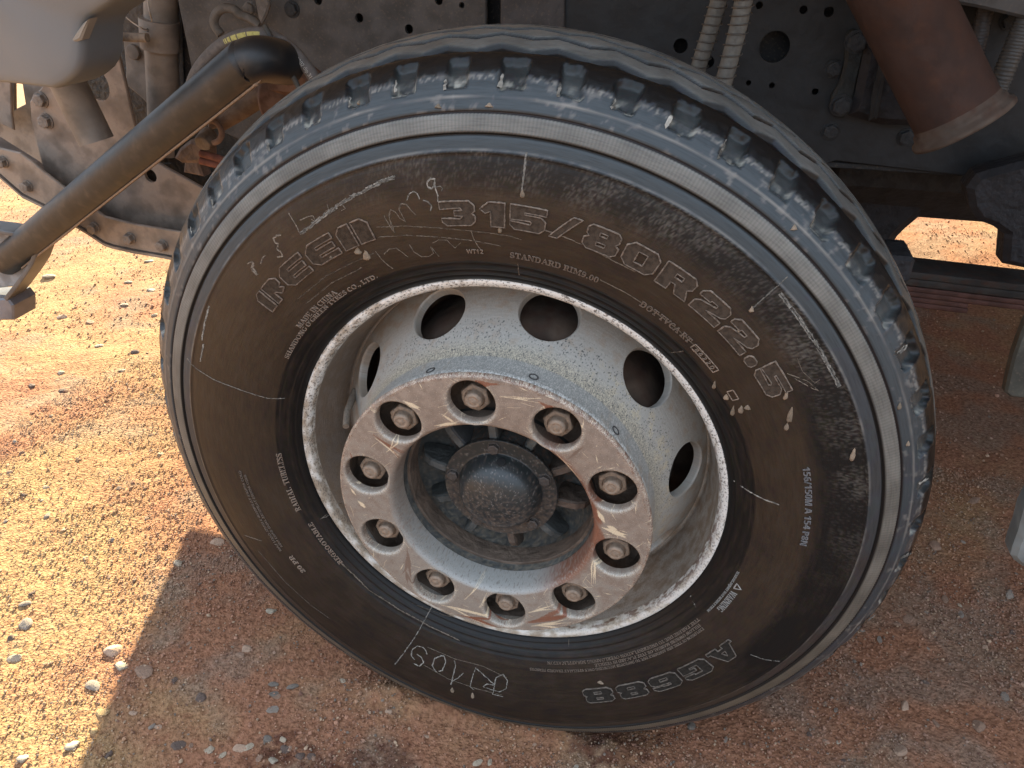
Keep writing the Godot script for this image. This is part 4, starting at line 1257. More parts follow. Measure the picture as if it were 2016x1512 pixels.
func frame_rail() -> void:
	var dark := Color(0.019, 0.022, 0.024)
	# left length of rail, up to the gap
	var a := Geo.new()
	var holes := []
	for h in [[Vector2(-0.4689, 1.0008), 0.0085], [Vector2(-0.3687, 0.9840), 0.0085], [Vector2(-0.4853, 0.9212), 0.0075], [Vector2(-0.3072, 0.9725), 0.013], [Vector2(-0.5509, 1.0298), 0.0085], [Vector2(-0.3061, 1.0338), 0.0075], [Vector2(-0.2620, 1.0271), 0.0052], [Vector2(-0.6105, 0.9450), 0.004]]:
		holes.append(disc(h[0], h[1], 18))
	a.plate(PackedVector2Array([Vector2(-0.86, 0.785), Vector2(-0.2240, 0.5447), Vector2(-0.2143, 1.0855), Vector2(-0.86, 1.11)]), holes, -0.70, 0.010, 0.002, Color(0.080, 0.082, 0.081))
	var r := put("frame_rail", a, M.paint, truck)
	var b := Geo.new()
	holes = []
	for h in [[Vector2(0.3007, 0.9744), 0.0255], [Vector2(0.1416, 0.9709), 0.0125], [Vector2(0.2651, 1.0383), 0.006], [Vector2(0.3374, 1.0329), 0.0065], [Vector2(0.3781, 1.0308), 0.0082], [Vector2(0.3808, 0.9048), 0.0055], [Vector2(0.2668, 0.9142), 0.0045], [Vector2(0.3070, 0.9117), 0.005], [Vector2(0.1922, 0.9460), 0.011]]:
		holes.append(disc(h[0], h[1], 24))
	b.plate(PackedVector2Array([Vector2(-0.1924, 0.5245), Vector2(0.4393, 0.7877), Vector2(0.6962, 0.7728), Vector2(1.6, 0.70), Vector2(1.6, 1.12), Vector2(-0.1879, 1.0858)]), holes, -0.70, 0.010, 0.002, dark)
	put("rail_plate", b, M.rail, r)
	var back := Geo.new()
	back.box(Vector3(0.2, 0.96, -0.775), Vector3(2.4, 0.30, 0.012), 0.002, Color(0.022, 0.023, 0.024))
	back.box(Vector3(0.4, 0.778, -0.745), Vector3(1.9, 0.012, 0.07), 0.002, dark)
	put("inner_rail", back, M.paint, r)
	var lap := Geo.new()
	lap.plate(pairs([-0.1910, 0.5035, -0.0515, 0.5181, -0.0699, 1.0875, -0.1863, 1.0861]), [], -0.694, 0.006, 0.002, Color(0.055, 0.058, 0.059))
	put("splice_plate", lap, M.paint, r)
	for q in [Vector3(0.4040, 0.9431, -0.7000), Vector3(-0.6084, 1.0127, -0.7000), Vector3(0.4192, 0.8395, -0.7000), Vector3(0.5460, 0.8362, -0.7000), Vector3(0.6536, 1.0247, -0.7000)]:
		bolt(r, "rail_bolt", q, 0.022, 0.010, dark * 1.5, Basis.IDENTITY, 0.016)
	# cast spring bracket with two bolts and a bulging arm
	var br := Geo.new()
	br.plate(pairs([0.4105, 1.0004, 0.4194, 1.0068, 0.4322, 1.0057, 0.4434, 0.9945, 0.4462, 0.9712, 0.4453, 0.9353, 0.4451, 0.9026, 0.4435, 0.8757, 0.4330, 0.8666, 0.4178, 0.8675, 0.4076, 0.8807, 0.4076, 0.9009, 0.4164, 0.9260, 0.4170, 0.9583]), [], -0.682, 0.018, 0.005, dark * 1.25)
	var cb := put("spring_bracket", br, M.cast, truck)
	var arm := Geo.new()
	arm.plate(pairs([0.4421, 0.9884, 0.4663, 0.9815, 0.5112, 0.9402, 0.5565, 0.8694, 0.5468, 0.8605, 0.4987, 0.8595, 0.4690, 0.8647, 0.4400, 0.8733, 0.4430, 0.9050]), [], -0.668, 0.032, 0.012, dark * 1.05)
	arm.plate(pairs([0.4673, 0.9794, 0.4798, 0.9721, 0.4841, 0.8724, 0.4723, 0.8676, 0.4679, 0.9086]), [], -0.655, 0.02, 0.006, dark * 1.15)
	put("bracket_arm", arm, M.cast, cb)
	for q in [Vector3(0.4281, 0.9886, -0.6820), Vector3(0.4253, 0.8874, -0.6820)]:
		bolt(cb, "bracket_bolt", q, 0.026, 0.014, dark * 1.7, Basis.IDENTITY, 0.019)


func right_fittings() -> void:
	var dark := Color(0.036, 0.039, 0.04)
	# rusty exhaust pipe with a dirty lip at its open lower end
	var e := Geo.new()
	var p: Array = [Vector3(0.4460, 1.0728, -0.5000), Vector3(0.5636, 0.9154, -0.5000)]
	var dir: Vector3 = (p[1] - p[0]).normalized()
	dir = (dir + Vector3(0, 0, 0.12)).normalized()
	var top: Vector3 = p[1] - dir * 0.42
	var pts := PackedVector3Array()
	for k in 13: pts.append(top.lerp(p[1], k / 12.0))
	e.tube(pts, 0.0600, 48, false, Color(0.058, 0.030, 0.021))
	var ex := put("exhaust_pipe", e, M.rust, truck)
	var lip := Geo.new()
	var zb := Basis.looking_at(-dir)
	lip.lathe(PackedVector2Array([Vector2(0.0603, -0.020), Vector2(0.0613, -0.013), Vector2(0.0644, -0.011), Vector2(0.0653, -0.007), Vector2(0.0661, -0.003), Vector2(0.0710, 0.000), Vector2(0.0723, 0.004), Vector2(0.0714, 0.008), Vector2(0.0683, 0.0095), Vector2(0.0578, 0.0095), Vector2(0.0561, 0.006), Vector2(0.0556, -0.10)]), 64, p[1] + dir * 0.012, zb, Color(0.115, 0.088, 0.068))
	put("pipe_flange", lip, M.rust, ex)
	# two hoses in spiral wire guards
	for h in [[[Vector3(0.2050, 1.0991, -0.5200), Vector3(0.2008, 1.0656, -0.5200), Vector3(0.1923, 1.0167, -0.5200), Vector3(0.1819, 0.9654, -0.5200), Vector3(0.1748, 0.9195, -0.5200)], 0.0122], [[Vector3(0.2360, 1.1018, -0.4700), Vector3(0.2353, 1.0698, -0.4700), Vector3(0.2323, 1.0233, -0.4700), Vector3(0.2238, 0.9600, -0.4700), Vector3(0.2173, 0.9082, -0.4700)], 0.0128]]:
		var path := smooth_path(h[0], 10)
		var g := Geo.new()
		g.tube(path, h[1], 20, true, Color(0.16, 0.15, 0.13))
		var hose := put("guarded_hose", g, M.hose, truck)
		var coil := PackedVector3Array()
		var turns := 17.0
		for k in 420:
			var u := k / 419.0 * (path.size() - 1)
			var i0 := mini(int(u), path.size() - 2)
			var c := path[i0].lerp(path[i0 + 1], u - i0)
			var d := (path[i0 + 1] - path[i0]).normalized()
			var s := d.cross(Vector3(0, 0, 1)).normalized()
			var t := d.cross(s)
			var g2 := k / 419.0 * turns * TAU
			coil.append(c + (s * cos(g2) + t * sin(g2)) * (h[1] + 0.0022))
		var w := Geo.new()
		w.tube(coil, 0.0011, 6, true, Color(0.12, 0.11, 0.10))
		put("wire_coil", w, M.wire, hose)
	# ribbed conduit behind the exhaust
	for h in [[[Vector3(0.6476, 1.0680, -0.6000), Vector3(0.6435, 1.0274, -0.6000), Vector3(0.6393, 0.9852, -0.6000), Vector3(0.6352, 0.9376, -0.6000)], 0.0145, 0.085], [[Vector3(0.5960, 1.0711, -0.6400), Vector3(0.5976, 1.0363, -0.6400), Vector3(0.6007, 0.9932, -0.6400), Vector3(0.6018, 0.9635, -0.6400)], 0.012, 0.06]]:
		var path := smooth_path(h[0], 24)
		var rad := PackedFloat32Array()
		for k in path.size(): rad.append(h[1] * (1.0 + 0.10 * sin(k * PI * 0.75)))
		var g := Geo.new()
		g.tube(path, rad, 18, true, Color(h[2], h[2] * 0.98, h[2] * 0.93))
		put("ribbed_conduit", g, M.plastic, truck)
	# beam at the top right, hanger and housings round the lit gap
	var beam := Geo.new()
	beam.plate(pairs([0.5057, 1.0999, 0.5279, 1.0579, 0.5737, 1.0508, 0.6352, 1.0387, 0.6868, 1.0307, 0.6634, 1.1018]), [], -0.58, 0.10, 0.004, Color(0.075, 0.077, 0.078))
	put("cross_beam", beam, M.paint, truck)
	var hang := Geo.new()
	hang.plate(pairs([0.6367, 0.7806, 0.6453, 0.8040, 0.6585, 0.8108, 0.7533, 0.8478, 0.8207, 0.6435, 0.7282, 0.6553, 0.7166, 0.7070, 0.6951, 0.7194, 0.6694, 0.7277, 0.6514, 0.7473]), [], -0.60, 0.05, 0.010, dark * 0.7)
	put("spring_hanger", hang, M.cast, truck)
	var house := Geo.new()
	house.plate(pairs([0.3841, 0.7483, 0.8076, 0.7340, 0.8472, 0.5874, 0.8147, 0.6090, 0.7828, 0.6184, 0.7427, 0.6293, 0.7198, 0.6340, 0.7013, 0.6369, 0.6889, 0.6392, 0.6753, 0.6225, 0.6628, 0.6046, 0.6491, 0.5864, 0.6382, 0.5682, 0.6322, 0.5501, 0.5955, 0.5289, 0.4742, 0.4927]), [], -0.95, 0.3, 0.02, dark * 0.8)
	put("spring_seat", house, M.cast, truck)
	# leaf spring: six leaves
	var sp := Node3D.new()
	sp.name = "leaf_spring"
	truck.add_child(sp, true)
	var top_y := [[1700, 0.0], [1, 1]]
	for k in 6:
		var g := Geo.new()
		var y0 := Vector2(0.6686, 0.6039).y
		var yr := Vector2(0.8155, 0.5992).y
		var x0 := Vector2(0.6686, 0.6039).x
		var xr := Vector2(0.8155, 0.5992).x
		var th := 0.0135 if k < 2 else 0.0095
		var off := [0.0, 0.0140, 0.0290, 0.0390, 0.0490, 0.0590][k] as float
		var xe := [1.9, 1.9, 1.7, 1.5, Vector2(0.7141, 0.5701).x, Vector2(0.7162, 0.5477).x][k] as float
		var P := PackedVector3Array()
		var col := Color(0.040, 0.036, 0.034) if k < 2 else Color(0.11, 0.05, 0.036)
		for s in 13:
			var x := lerpf(-0.1, xe, s / 12.0)
			var y := y0 + (x - x0) * (yr - y0) / (xr - x0) - off
			y += 0.02 * pow(maxf(0.0, x - 0.8), 2.0)
			for q in [[0, -0.012, 0], [0, -0.66, 0], [0.002, -0.658, 0], [0.002, -0.658, 1], [0, -0.66, 1], [0, -0.74, 1], [0, -0.74, 0], [0, -0.66, 0]]:
				if q[1] == -0.012: continue
				P.append(Vector3(x, y - (th if q[2] else 0.0) + (0.0 if q[0] == 0 else (-0.002 if q[2] == 0 else 0.002)), q[1]))
		g.grid(P, 13, 7, false, false, col)
		put("spring_leaf", g, M.rust, sp)
		var cap_ := Geo.new()
		cap_.box(P[P.size() - 7] + Vector3(0, -th * 0.5, -0.04), Vector3(0.004, th, 0.08), 0.001, col)
		put("leaf_end", cap_, M.rust, sp)
	var clip := Geo.new()
	clip.box(Vector3(0.5810, 0.6108, -0.7000), Vector3(0.045, 0.05, 0.10), 0.006, dark)
	put("spring_clip", clip, M.cast, sp)
	# two flat stays low at the right
	var s1 := Geo.new()
	s1.plate(pairs([0.7500, 0.6858, 0.7327, 0.6180, 0.7322, 0.5963, 0.7332, 0.5596, 0.7371, 0.5221, 0.7416, 0.4895, 0.7522, 0.4821, 0.7748, 0.4827, 0.8154, 0.4850, 0.8818, 0.4954, 0.6915, 1.0383, 0.6446, 1.0369]), [], -0.45, 0.02, 0.004, Color(0.085, 0.085, 0.07))
	put("mudguard_stay", s1, M.paint, truck)
	var s2 := Geo.new()
	s2.plate(pairs([0.6338, 0.6435, 0.6294, 0.5633, 0.6330, 0.5341, 0.6343, 0.5100, 0.6360, 0.4954, 0.6420, 0.4884, 0.6541, 0.4803, 0.6868, 0.4807, 0.7346, 0.4924, 0.5283, 1.0807, 0.4975, 1.0798]), [], -0.02, 0.03, 0.006, Color(0.19, 0.20, 0.195))
	put("step_stay", s2, M.paint, truck)


func front_fittings() -> void:
	var brown := Color(0.275, 0.222, 0.178)
	var greyb := Color(0.27, 0.245, 0.22)
	# moulded corner of the bumper, top left
	var P := PackedVector3Array()
	var poly: PackedVector2Array = pairs([-1.1097, 0.9330, -1.0065, 0.9276, -0.9445, 0.9278, -0.9045, 0.9263, -0.8731, 0.9245, -0.8417, 0.9235, -0.8176, 0.9332, -0.7957, 0.9458, -0.7829, 0.9578, -0.7736, 0.9710, -0.7667, 0.9884, -0.7570, 1.0143, -0.7495, 1.0252, -0.7383, 1.0341, -0.7083, 1.0481, -0.6853, 1.0582, -0.6563, 1.0724, -0.6138, 1.0996])
	var rows := [[0.0, -0.10], [0.0, -0.02], [-0.0006, -0.012], [-0.003, -0.005], [-0.008, -0.0005], [-0.018, 0.0035], [-0.035, 0.008], [-0.06, 0.013], [-0.10, 0.019], [-0.16, 0.026]]
	var c0 := Vector2(-0.9318, 1.0957)
	for rr in rows:
		for q in poly:
			var d := (c0 - q)
			var l := d.length()
			var f: float = clampf(-rr[0] / l, 0.0, 0.9)
			P.append(Vector3(q.x + d.x * f, q.y + d.y * f, -0.30 + rr[1]))
	var bm := Geo.new()
	bm.grid(P, rows.size(), poly.size(), false, true, Color(0.195, 0.215, 0.228))
	var bump := put("bumper_corner", bm, M.plastic, truck)
	var tag := Geo.new()
	tag.plate(pairs([-0.7498, 1.0245, -0.7353, 1.0320, -0.7605, 1.0011, -0.7753, 0.9962, -0.7790, 1.0020]), [], -0.298, 0.02, 0.003, Color(0.30, 0.28, 0.245))
	put("bumper_clip", tag, M.plastic, bump)
	# folded front plate with an oval hole, its lower channel and bolts
	var g := Geo.new()
	g.plate(pairs([-1.0437, 0.9898, -0.9581, 0.9920, -0.9655, 0.9455, -0.9660, 0.8733, -0.9683, 0.7745, -0.9440, 0.7194, -0.9231, 0.7088, -0.8721, 0.6839, -0.8266, 0.6618, -0.7877, 0.6481, -0.8215, 0.4927, -0.9537, 0.5410, -1.0367, 0.5673, -1.1119, 0.5729, -1.1759, 0.6059, -1.2394, 0.6657, -1.2354, 0.7339, -1.2295, 0.7877, -1.2185, 0.8264, -1.1439, 0.8808, -1.0825, 0.9128]), [disc(Vector2(-1.0371, 0.8723), 0.030, 22, 0.036, 0.35), disc(Vector2(-0.9588, 0.6843), 0.015, 18)], -0.62, 0.008, 0.002, brown)
	var plate_ := put("front_plate", g, M.paint, truck)
	var ch := Geo.new()
	ch.plate(pairs([-1.4818, 0.7586, -1.2737, 0.7383, -1.2264, 0.7315, -1.2015, 0.7147, -1.1791, 0.6942, -1.1434, 0.6669, -1.0536, 0.6048, -0.9835, 0.5936, -0.8988, 0.5884, -0.7649, 0.5800, -0.7799, 0.5112, -0.9110, 0.5278, -1.0013, 0.5333, -1.0520, 0.5393, -1.0729, 0.5445, -1.1069, 0.5664, -1.1963, 0.6161, -1.2535, 0.6393, -1.2978, 0.6804, -1.4818, 0.7586]), [], -0.56, 0.006, 0.002, Color(0.28, 0.225, 0.18))
	put("channel_web", ch, M.paint, plate_)
	var foot := Geo.new()
	var fp: PackedVector2Array = pairs([-1.4724, 0.7776, -1.2983, 0.6792, -1.2539, 0.6381, -1.1967, 0.6149, -1.1073, 0.5652, -1.0733, 0.5433, -1.0524, 0.5380, -1.0016, 0.5321, -0.9113, 0.5266, -0.7804, 0.5088])
	for k in fp.size() - 1:
		var aa := Vector3(fp[k].x, fp[k].y, -0.555)
		var bb := Vector3(fp[k + 1].x, fp[k + 1].y, -0.555)
		var back := Vector3(0, 0, -0.12)
		var dn := Vector3(0, -0.006, 0)
		foot.quad(aa, bb, bb + dn, aa + dn, Vector3(0, 0, 1), Color(0.26, 0.22, 0.18))
		foot.quad(aa, bb, bb + back, aa + back, Vector3.UP, Color(0.2, 0.16, 0.13))
		foot.quad(aa + dn, bb + dn, bb + back + dn, aa + back + dn, Vector3.DOWN, Color(0.2, 0.16, 0.13))
	put("channel_flange", foot, M.paint, plate_)
	var shade := Geo.new()
	shade.plate(pairs([-1.0286, 0.6979, -0.9330, 0.7020, -0.9531, 0.6252, -1.0494, 0.6272]), [], -0.66, 0.006, 0.001, Color(0.03, 0.028, 0.026))  # dark plate added behind the small hole to read as shade
	put("hole_shade_plate", shade, M.cast, plate_)
	for q in [Vector3(-1.2322, 0.6592, -0.5600), Vector3(-0.9997, 0.5607, -0.5600), Vector3(-0.9199, 0.5517, -0.5600), Vector3(-1.2762, 0.7097, -0.5600), Vector3(-1.0864, 0.5764, -0.5600)]:
		bolt(plate_, "channel_bolt", q, 0.020, 0.016, Color(0.2, 0.165, 0.135), Basis.IDENTITY, 0.013)
	for q in [Vector3(-1.0099, 0.9479, -0.6200), Vector3(-1.1886, 0.7877, -0.6200), Vector3(-1.1850, 0.8321, -0.6200)]:
		bolt(plate_, "plate_bolt", q, 0.024, 0.014, Color(0.2, 0.175, 0.15), Basis.IDENTITY, 0.017)
	# bracket further left with the slot through which sunny ground shows
	var lb := Geo.new()
	lb.plate(pairs([-1.6568, 0.8493, -1.3774, 0.8603, -1.4113, 0.7723, -1.3751, 0.7868, -1.3602, 0.8609, -1.1903, 0.8676, -1.2684, 0.6803, -1.3752, 0.6085, -1.4185, 0.6333, -1.4966, 0.6659, -1.7296, 0.7020]), [], -0.76, 0.008, 0.002, greyb)
	put("left_bracket", lb, M.paint, truck)
	var lb2 := Geo.new()
	lb2.plate(pairs([-1.5905, 0.8500, -1.3304, 0.8606, -1.3617, 0.7764, -1.3705, 0.7404, -1.4155, 0.7564, -1.6279, 0.7744]), [], -0.70, 0.006, 0.002, brown)
	put("left_flap", lb2, M.paint, truck)
	# stub of tube below the bumper
	var st := Geo.new()
	var sp: Array = [Vector3(-0.9951, 0.8968, -0.5000), Vector3(-0.9653, 0.7859, -0.5000)]
	st.tube(PackedVector3Array([sp[0], sp[0].lerp(sp[1], 0.35), sp[0].lerp(sp[1], 0.7), sp[1]]), 0.0335, 28, true, Color(0.23, 0.205, 0.18))
	put("tube_stub", st, M.paint, truck)
	# upright tube with a sleeve, and the flat bars beside it
	var up := Geo.new()
	up.tube(PackedVector3Array([Vector3(-0.9089, 1.0932, -0.7400), Vector3(-0.9226, 1.0381, -0.7400), Vector3(-0.9530, 0.9208, -0.7400), Vector3(-0.9717, 0.8371, -0.7400), Vector3(-1.0040, 0.7020, -0.7400)]), 0.034, 28, true, Color(0.28, 0.24, 0.20))
	var col := put("upright_tube", up, M.paint, truck)
	var sl := Geo.new()
	sl.tube(PackedVector3Array([Vector3(-0.9350, 0.9836, -0.7300), Vector3(-0.9396, 0.9622, -0.7300), Vector3(-0.9469, 0.9263, -0.7300)]), 0.040, 28, true, Color(0.26, 0.235, 0.205))
	put("sleeve", sl, M.paint, col)
	for q in [Vector3(-0.9370, 0.9676, -0.6900), Vector3(-0.9409, 0.9492, -0.6900)]:
		var hd := Geo.new()
		hd.lathe(PackedVector2Array([Vector2(0.0032, 0.0), Vector2(0.0030, 0.0015), Vector2(0.0001, 0.0018)]), 12, q, Basis(Vector3.UP, -0.6), Color(0.02, 0.02, 0.02))
		put("sleeve_hole", hd, M.cast, col)
	var b1 := Geo.new()
	b1.tube(PackedVector3Array([Vector3(-0.8843, 1.0927, -0.7600), Vector3(-0.9022, 1.0181, -0.7600), Vector3(-0.9173, 0.9396, -0.7600), Vector3(-0.9346, 0.8565, -0.7600), Vector3(-0.9559, 0.7460, -0.7600)]), 0.0062, 12, true, Color(0.10, 0.10, 0.10))
	put("brake_pipe", b1, M.hose, truck)
	var b2 := Geo.new()
	b2.plate(pairs([-0.9028, 1.0910, -0.8799, 1.0912, -0.9094, 0.9554, -0.9544, 0.7372, -0.9804, 0.7357, -0.9309, 0.9548]), [], -0.80, 0.012, 0.003, Color(0.36, 0.29, 0.22))
	put("flat_bar", b2, M.paint, truck)
	var band := Geo.new()
	band.tube(smooth_path([Vector3(-1.0778, 0.9888, -0.6600), Vector3(-1.0552, 0.9761, -0.6600), Vector3(-1.0248, 0.9646, -0.6600), Vector3(-0.9787, 0.9573, -0.6600), Vector3(-0.9190, 0.9572, -0.6600)], 8), 0.0088, 16, true, Color(0.27, 0.225, 0.18))
	put("curved_hose", band, M.hose, truck)
	var tp := Geo.new()
	tp.plate(pairs([-1.0929, 0.9294, -1.0145, 0.9380, -0.9563, 0.9397, -1.0063, 0.7458, -1.0514, 0.7756, -1.0838, 0.8103, -1.1158, 0.8357, -1.1057, 0.8647]), [], -0.80, 0.008, 0.003, Color(0.27, 0.225, 0.185))
	var tpn := put("gusset_plate", tp, M.paint, truck)
	var dc := Geo.new()
	dc.lathe(PackedVector2Array([Vector2(0.0170, -0.002), Vector2(0.0165, 0.004), Vector2(0.0145, 0.0055), Vector2(0.0001, 0.006)]), 28, Vector3(-1.0694, 0.9073, -0.7970), Basis.IDENTITY, Color(0.2, 0.17, 0.142))
	put("gusset_boss", dc, M.paint, tpn)
	for w in [[Vector3(-0.9110, 1.0491, -0.5800), Vector3(-0.9146, 1.0233, -0.5800), Vector3(-0.9127, 1.0111, -0.5800), Vector3(-0.9175, 1.0031, -0.5800), Vector3(-0.9231, 1.0030, -0.5800), Vector3(-0.9215, 1.0083, -0.5800), Vector3(-0.9097, 1.0138, -0.5800), Vector3(-0.9026, 1.0114, -0.5800), Vector3(-0.8920, 1.0020, -0.5800), Vector3(-0.8811, 0.9935, -0.5800), Vector3(-0.8636, 0.9842, -0.5800), Vector3(-0.9292, 0.9689, -0.6800)], [Vector3(-0.8466, 1.0573, -0.6000), Vector3(-0.8541, 1.0229, -0.6000), Vector3(-0.8544, 1.0098, -0.6000), Vector3(-0.8691, 0.9933, -0.6200)]]:
		var wg := Geo.new()
		wg.tube(smooth_path(w, 6), 0.0013, 8, true, Color(0.40, 0.37, 0.33))
		put("tie_wire", wg, M.wire, truck)
	# the big black tube that runs forward to the step
	var tube := Geo.new()
	var upper_end := Vector3(-0.5112, 0.9659, -0.3450)
	var lower_end := Vector3(-1.2452, 0.5383, -0.5200)
	var run := []
	for k in 9: run.append(lower_end.lerp(upper_end, -0.14 + 1.14 * k / 8.0))
	var dir := (upper_end - lower_end).normalized()
	for q in [[0.014, -0.001, 0.001], [0.027, -0.004, 0.006], [0.038, -0.010, 0.018], [0.045, -0.018, 0.038], [0.047, -0.026, 0.07]]: run.append(upper_end + dir * q[0] + Vector3(0, q[1], -q[2]))
	var path := smooth_path(run, 8)
	var radii := PackedFloat32Array()
	for k in path.size(): radii.append(0.0345)
	tube.tube(path, radii, 40, true, Color(0.013, 0.018, 0.023))
	var bt := put("support_tube", tube, M.black, truck)
	var seam := Geo.new()
	var off := PackedVector3Array()
	for k in range(4, path.size() - 14):
		var d := (path[k + 1] - path[k]).normalized()
		var s := d.cross(Vector3(0, 0, 1)).normalized()
		if s.y > 0: s = -s
		off.append(path[k] + s * 0.0340 + Vector3(0, 0, 0.012))
	seam.tube(off, 0.0022, 8, true, Color(0.30, 0.22, 0.16))
	put("dust_seam", seam, M.mud, bt)
	# step bracket at the tube's lower end: a bent flat bar round a shallow tray, with a block below
	var sb := Geo.new()
	var bar: PackedVector2Array = pairs([-1.4486, 0.5772, -1.3383, 0.5750, -1.2841, 0.5739, -1.2446, 0.5716, -1.2146, 0.5626, -1.2004, 0.5475, -1.2023, 0.5283, -1.2241, 0.4996, -1.2594, 0.4652, -1.3028, 0.4264, -1.3376, 0.3966])
	var BP := PackedVector3Array()
	for k in bar.size():
		var d := bar[mini(k + 1, bar.size() - 1)] - bar[maxi(k - 1, 0)]
		var n := Vector2(d.y, -d.x).normalized() * 0.010
		var q := bar[k]
		for e in [[0, -0.50], [0.12, -0.498], [0.88, -0.498], [1, -0.50], [1, -0.55], [0, -0.55], [0, -0.50]]:
			BP.append(Vector3(q.x + n.x * e[0], q.y + n.y * e[0], e[1]))
	sb.grid(BP, bar.size(), 7, false, false, Color(0.10, 0.10, 0.10))
	var step := put("step_bracket", sb, M.black, truck)
	var tray := Geo.new()
	tray.plate(pairs([-1.4557, 0.5623, -1.2877, 0.5654, -1.2364, 0.5583, -1.2185, 0.5422, -1.2229, 0.5239, -1.2688, 0.4766, -1.3341, 0.4190, -1.5442, 0.3756]), [], -0.535, 0.012, 0.003, Color(0.27, 0.265, 0.255))
	put("step_tray", tray, M.paint, step)
	var blk := Geo.new()
	blk.plate(pairs([-1.5428, 0.3784, -1.3354, 0.4020, -1.3266, 0.3847, -1.3414, 0.3444, -1.5731, 0.3146]), [], -0.50, 0.07, 0.004, Color(0.16, 0.155, 0.165))
	put("step_block", blk, M.black, step)
	# pressure hose arched over the tube, with a broken yellow stripe and white figures
	var hp := smooth_path([Vector3(-0.6598, 0.9068, -0.4000), Vector3(-0.6396, 0.9378, -0.4000), Vector3(-0.6145, 0.9626, -0.4000), Vector3(-0.5842, 0.9838, -0.4000), Vector3(-0.5505, 0.9986, -0.4000), Vector3(-0.5125, 1.0057, -0.4000), Vector3(-0.4818, 1.0014, -0.4000), Vector3(-0.4558, 0.9857, -0.4000), Vector3(-0.4343, 0.9630, -0.4000), Vector3(-0.4183, 0.9374, -0.4000), Vector3(-0.4116, 0.9043, -0.4100)], 8)
	var hg := Geo.new()
	hg.tube(hp, 0.0105, 20, true, Color(0.115, 0.105, 0.095))
	var hose := put("pressure_hose", hg, M.hose, truck)
	var along_ := func(u: float, across: float, lift: float) -> Vector3:
		var f := clampf(u, 0.0, 1.0) * (hp.size() - 1)
		var k := mini(int(f), hp.size() - 2)
		var c := hp[k].lerp(hp[k + 1], f - k)
		var d := (hp[k + 1] - hp[k]).normalized()
		var s := Vector3(-d.y, d.x, 0).normalized()
		var g2 := across / 0.0105
		return c + (s * sin(g2) + Vector3(0, 0, 1) * cos(g2)) * (0.0105 + lift)
	for m in [[0.352, 0.356], [0.360, 0.366], [0.372, 0.386], [0.392, 0.418], [0.424, 0.464], [0.470, 0.535]]:
		var yg := Geo.new()
		var yp := PackedVector3Array()
		for a in 7:
			for b in 4:
				yp.append(along_.call(lerpf(m[0], m[1], a / 6.0), lerpf(-0.003, 0.0045, b / 3.0), 0.0004))
		yg.grid(yp, 7, 4, false, true, Color(0.50, 0.46, 0.17))
		put("yellow_stripe", yg, M.mark, hose)
	var tm := TextMesh.new()
	var f := SystemFont.new()
	f.font_names = PackedStringArray(["Droid Sans"])
	tm.font = f
	tm.text = "1/2 WP 300 PSI 93202 dip 3121"
	tm.font_size = 32
	tm.pixel_size = 0.01
	tm.depth = 0.0
	var arr := tm.get_mesh_arrays()
	var pv: PackedVector3Array = arr[Mesh.ARRAY_VERTEX]
	var ix: PackedInt32Array = arr[Mesh.ARRAY_INDEX] if arr[Mesh.ARRAY_INDEX] != null else PackedInt32Array(range(pv.size()))
	var lo := 1e9
	var hi := -1e9
	for q in pv:
		lo = minf(lo, q.x); hi = maxf(hi, q.x)
	var tg := Geo.new()
	for j in range(0, ix.size(), 3):
		var q := []
		for e in 3:
			var v: Vector3 = pv[ix[j + e]]
			q.append(along_.call(lerpf(0.585, 0.90, (v.x - lo) / (hi - lo)), v.y * 0.026 + 0.001, 0.0005))
		tg.tri(q[0], q[1], q[2], Vector3(0, 0, 1), Color(0.52, 0.51, 0.47))
	put("hose_print", tg, M.mark, hose)
	var rod := Geo.new()
	rod.tube(smooth_path([Vector3(-0.4849, 1.0204, -0.3800), Vector3(-0.4718, 0.9952, -0.3800), Vector3(-0.4552, 0.9621, -0.3800), Vector3(-0.4401, 0.9282, -0.3800), Vector3(-0.4414, 0.8966, -0.3800)], 6), 0.0045, 10, true, Color(0.06, 0.055, 0.05))
	put("stay_rod", rod, M.hose, truck)
	# steering and brake parts between tube and tyre
	var kn := Geo.new()
	kn.plate(pairs([-0.5622, 0.9282, -0.5298, 0.9458, -0.4907, 0.9506, -0.4649, 0.9337, -0.4506, 0.9014, -0.4750, 0.8986, -0.5138, 0.8985, -0.5524, 0.9018, -0.5630, 0.9081]), [], -0.46, 0.05, 0.008, Color(0.19, 0.115, 0.085))
	var kk := put("steering_arm", kn, M.rust, truck)
	var kd := Geo.new()
	kd.lathe(PackedVector2Array([Vector2(0.0001, 0.03), Vector2(0.055, 0.03), Vector2(0.062, 0.022), Vector2(0.062, -0.03), Vector2(0.0001, -0.03)]), 40, Vector3(-0.5155, 0.8860, -0.5000), Basis(Vector3.UP, 0.3), Color(0.17, 0.105, 0.078))
	put("arm_boss", kd, M.rust, kk)
	var dr := Geo.new()
	dr.tube(PackedVector3Array([Vector3(-0.6945, 0.8380, -0.5200), Vector3(-0.6466, 0.8616, -0.5200), Vector3(-0.5882, 0.8930, -0.5200), Vector3(-0.5447, 0.9080, -0.5200)]), 0.022, 18, true, Color(0.18, 0.135, 0.105))
	put("drag_link", dr, M.rust, truck)
	var box_ := Geo.new()
	box_.plate(pairs([-0.7407, 0.8596, -0.6805, 0.8854, -0.6190, 0.9015, -0.6206, 0.8654, -0.6627, 0.8420, -0.6881, 0.8247, -0.7089, 0.8302, -0.7418, 0.8073]), [], -0.54, 0.08, 0.010, Color(0.165, 0.125, 0.1))
	put("steering_gear", box_, M.cast, truck)
	var ub := Geo.new()
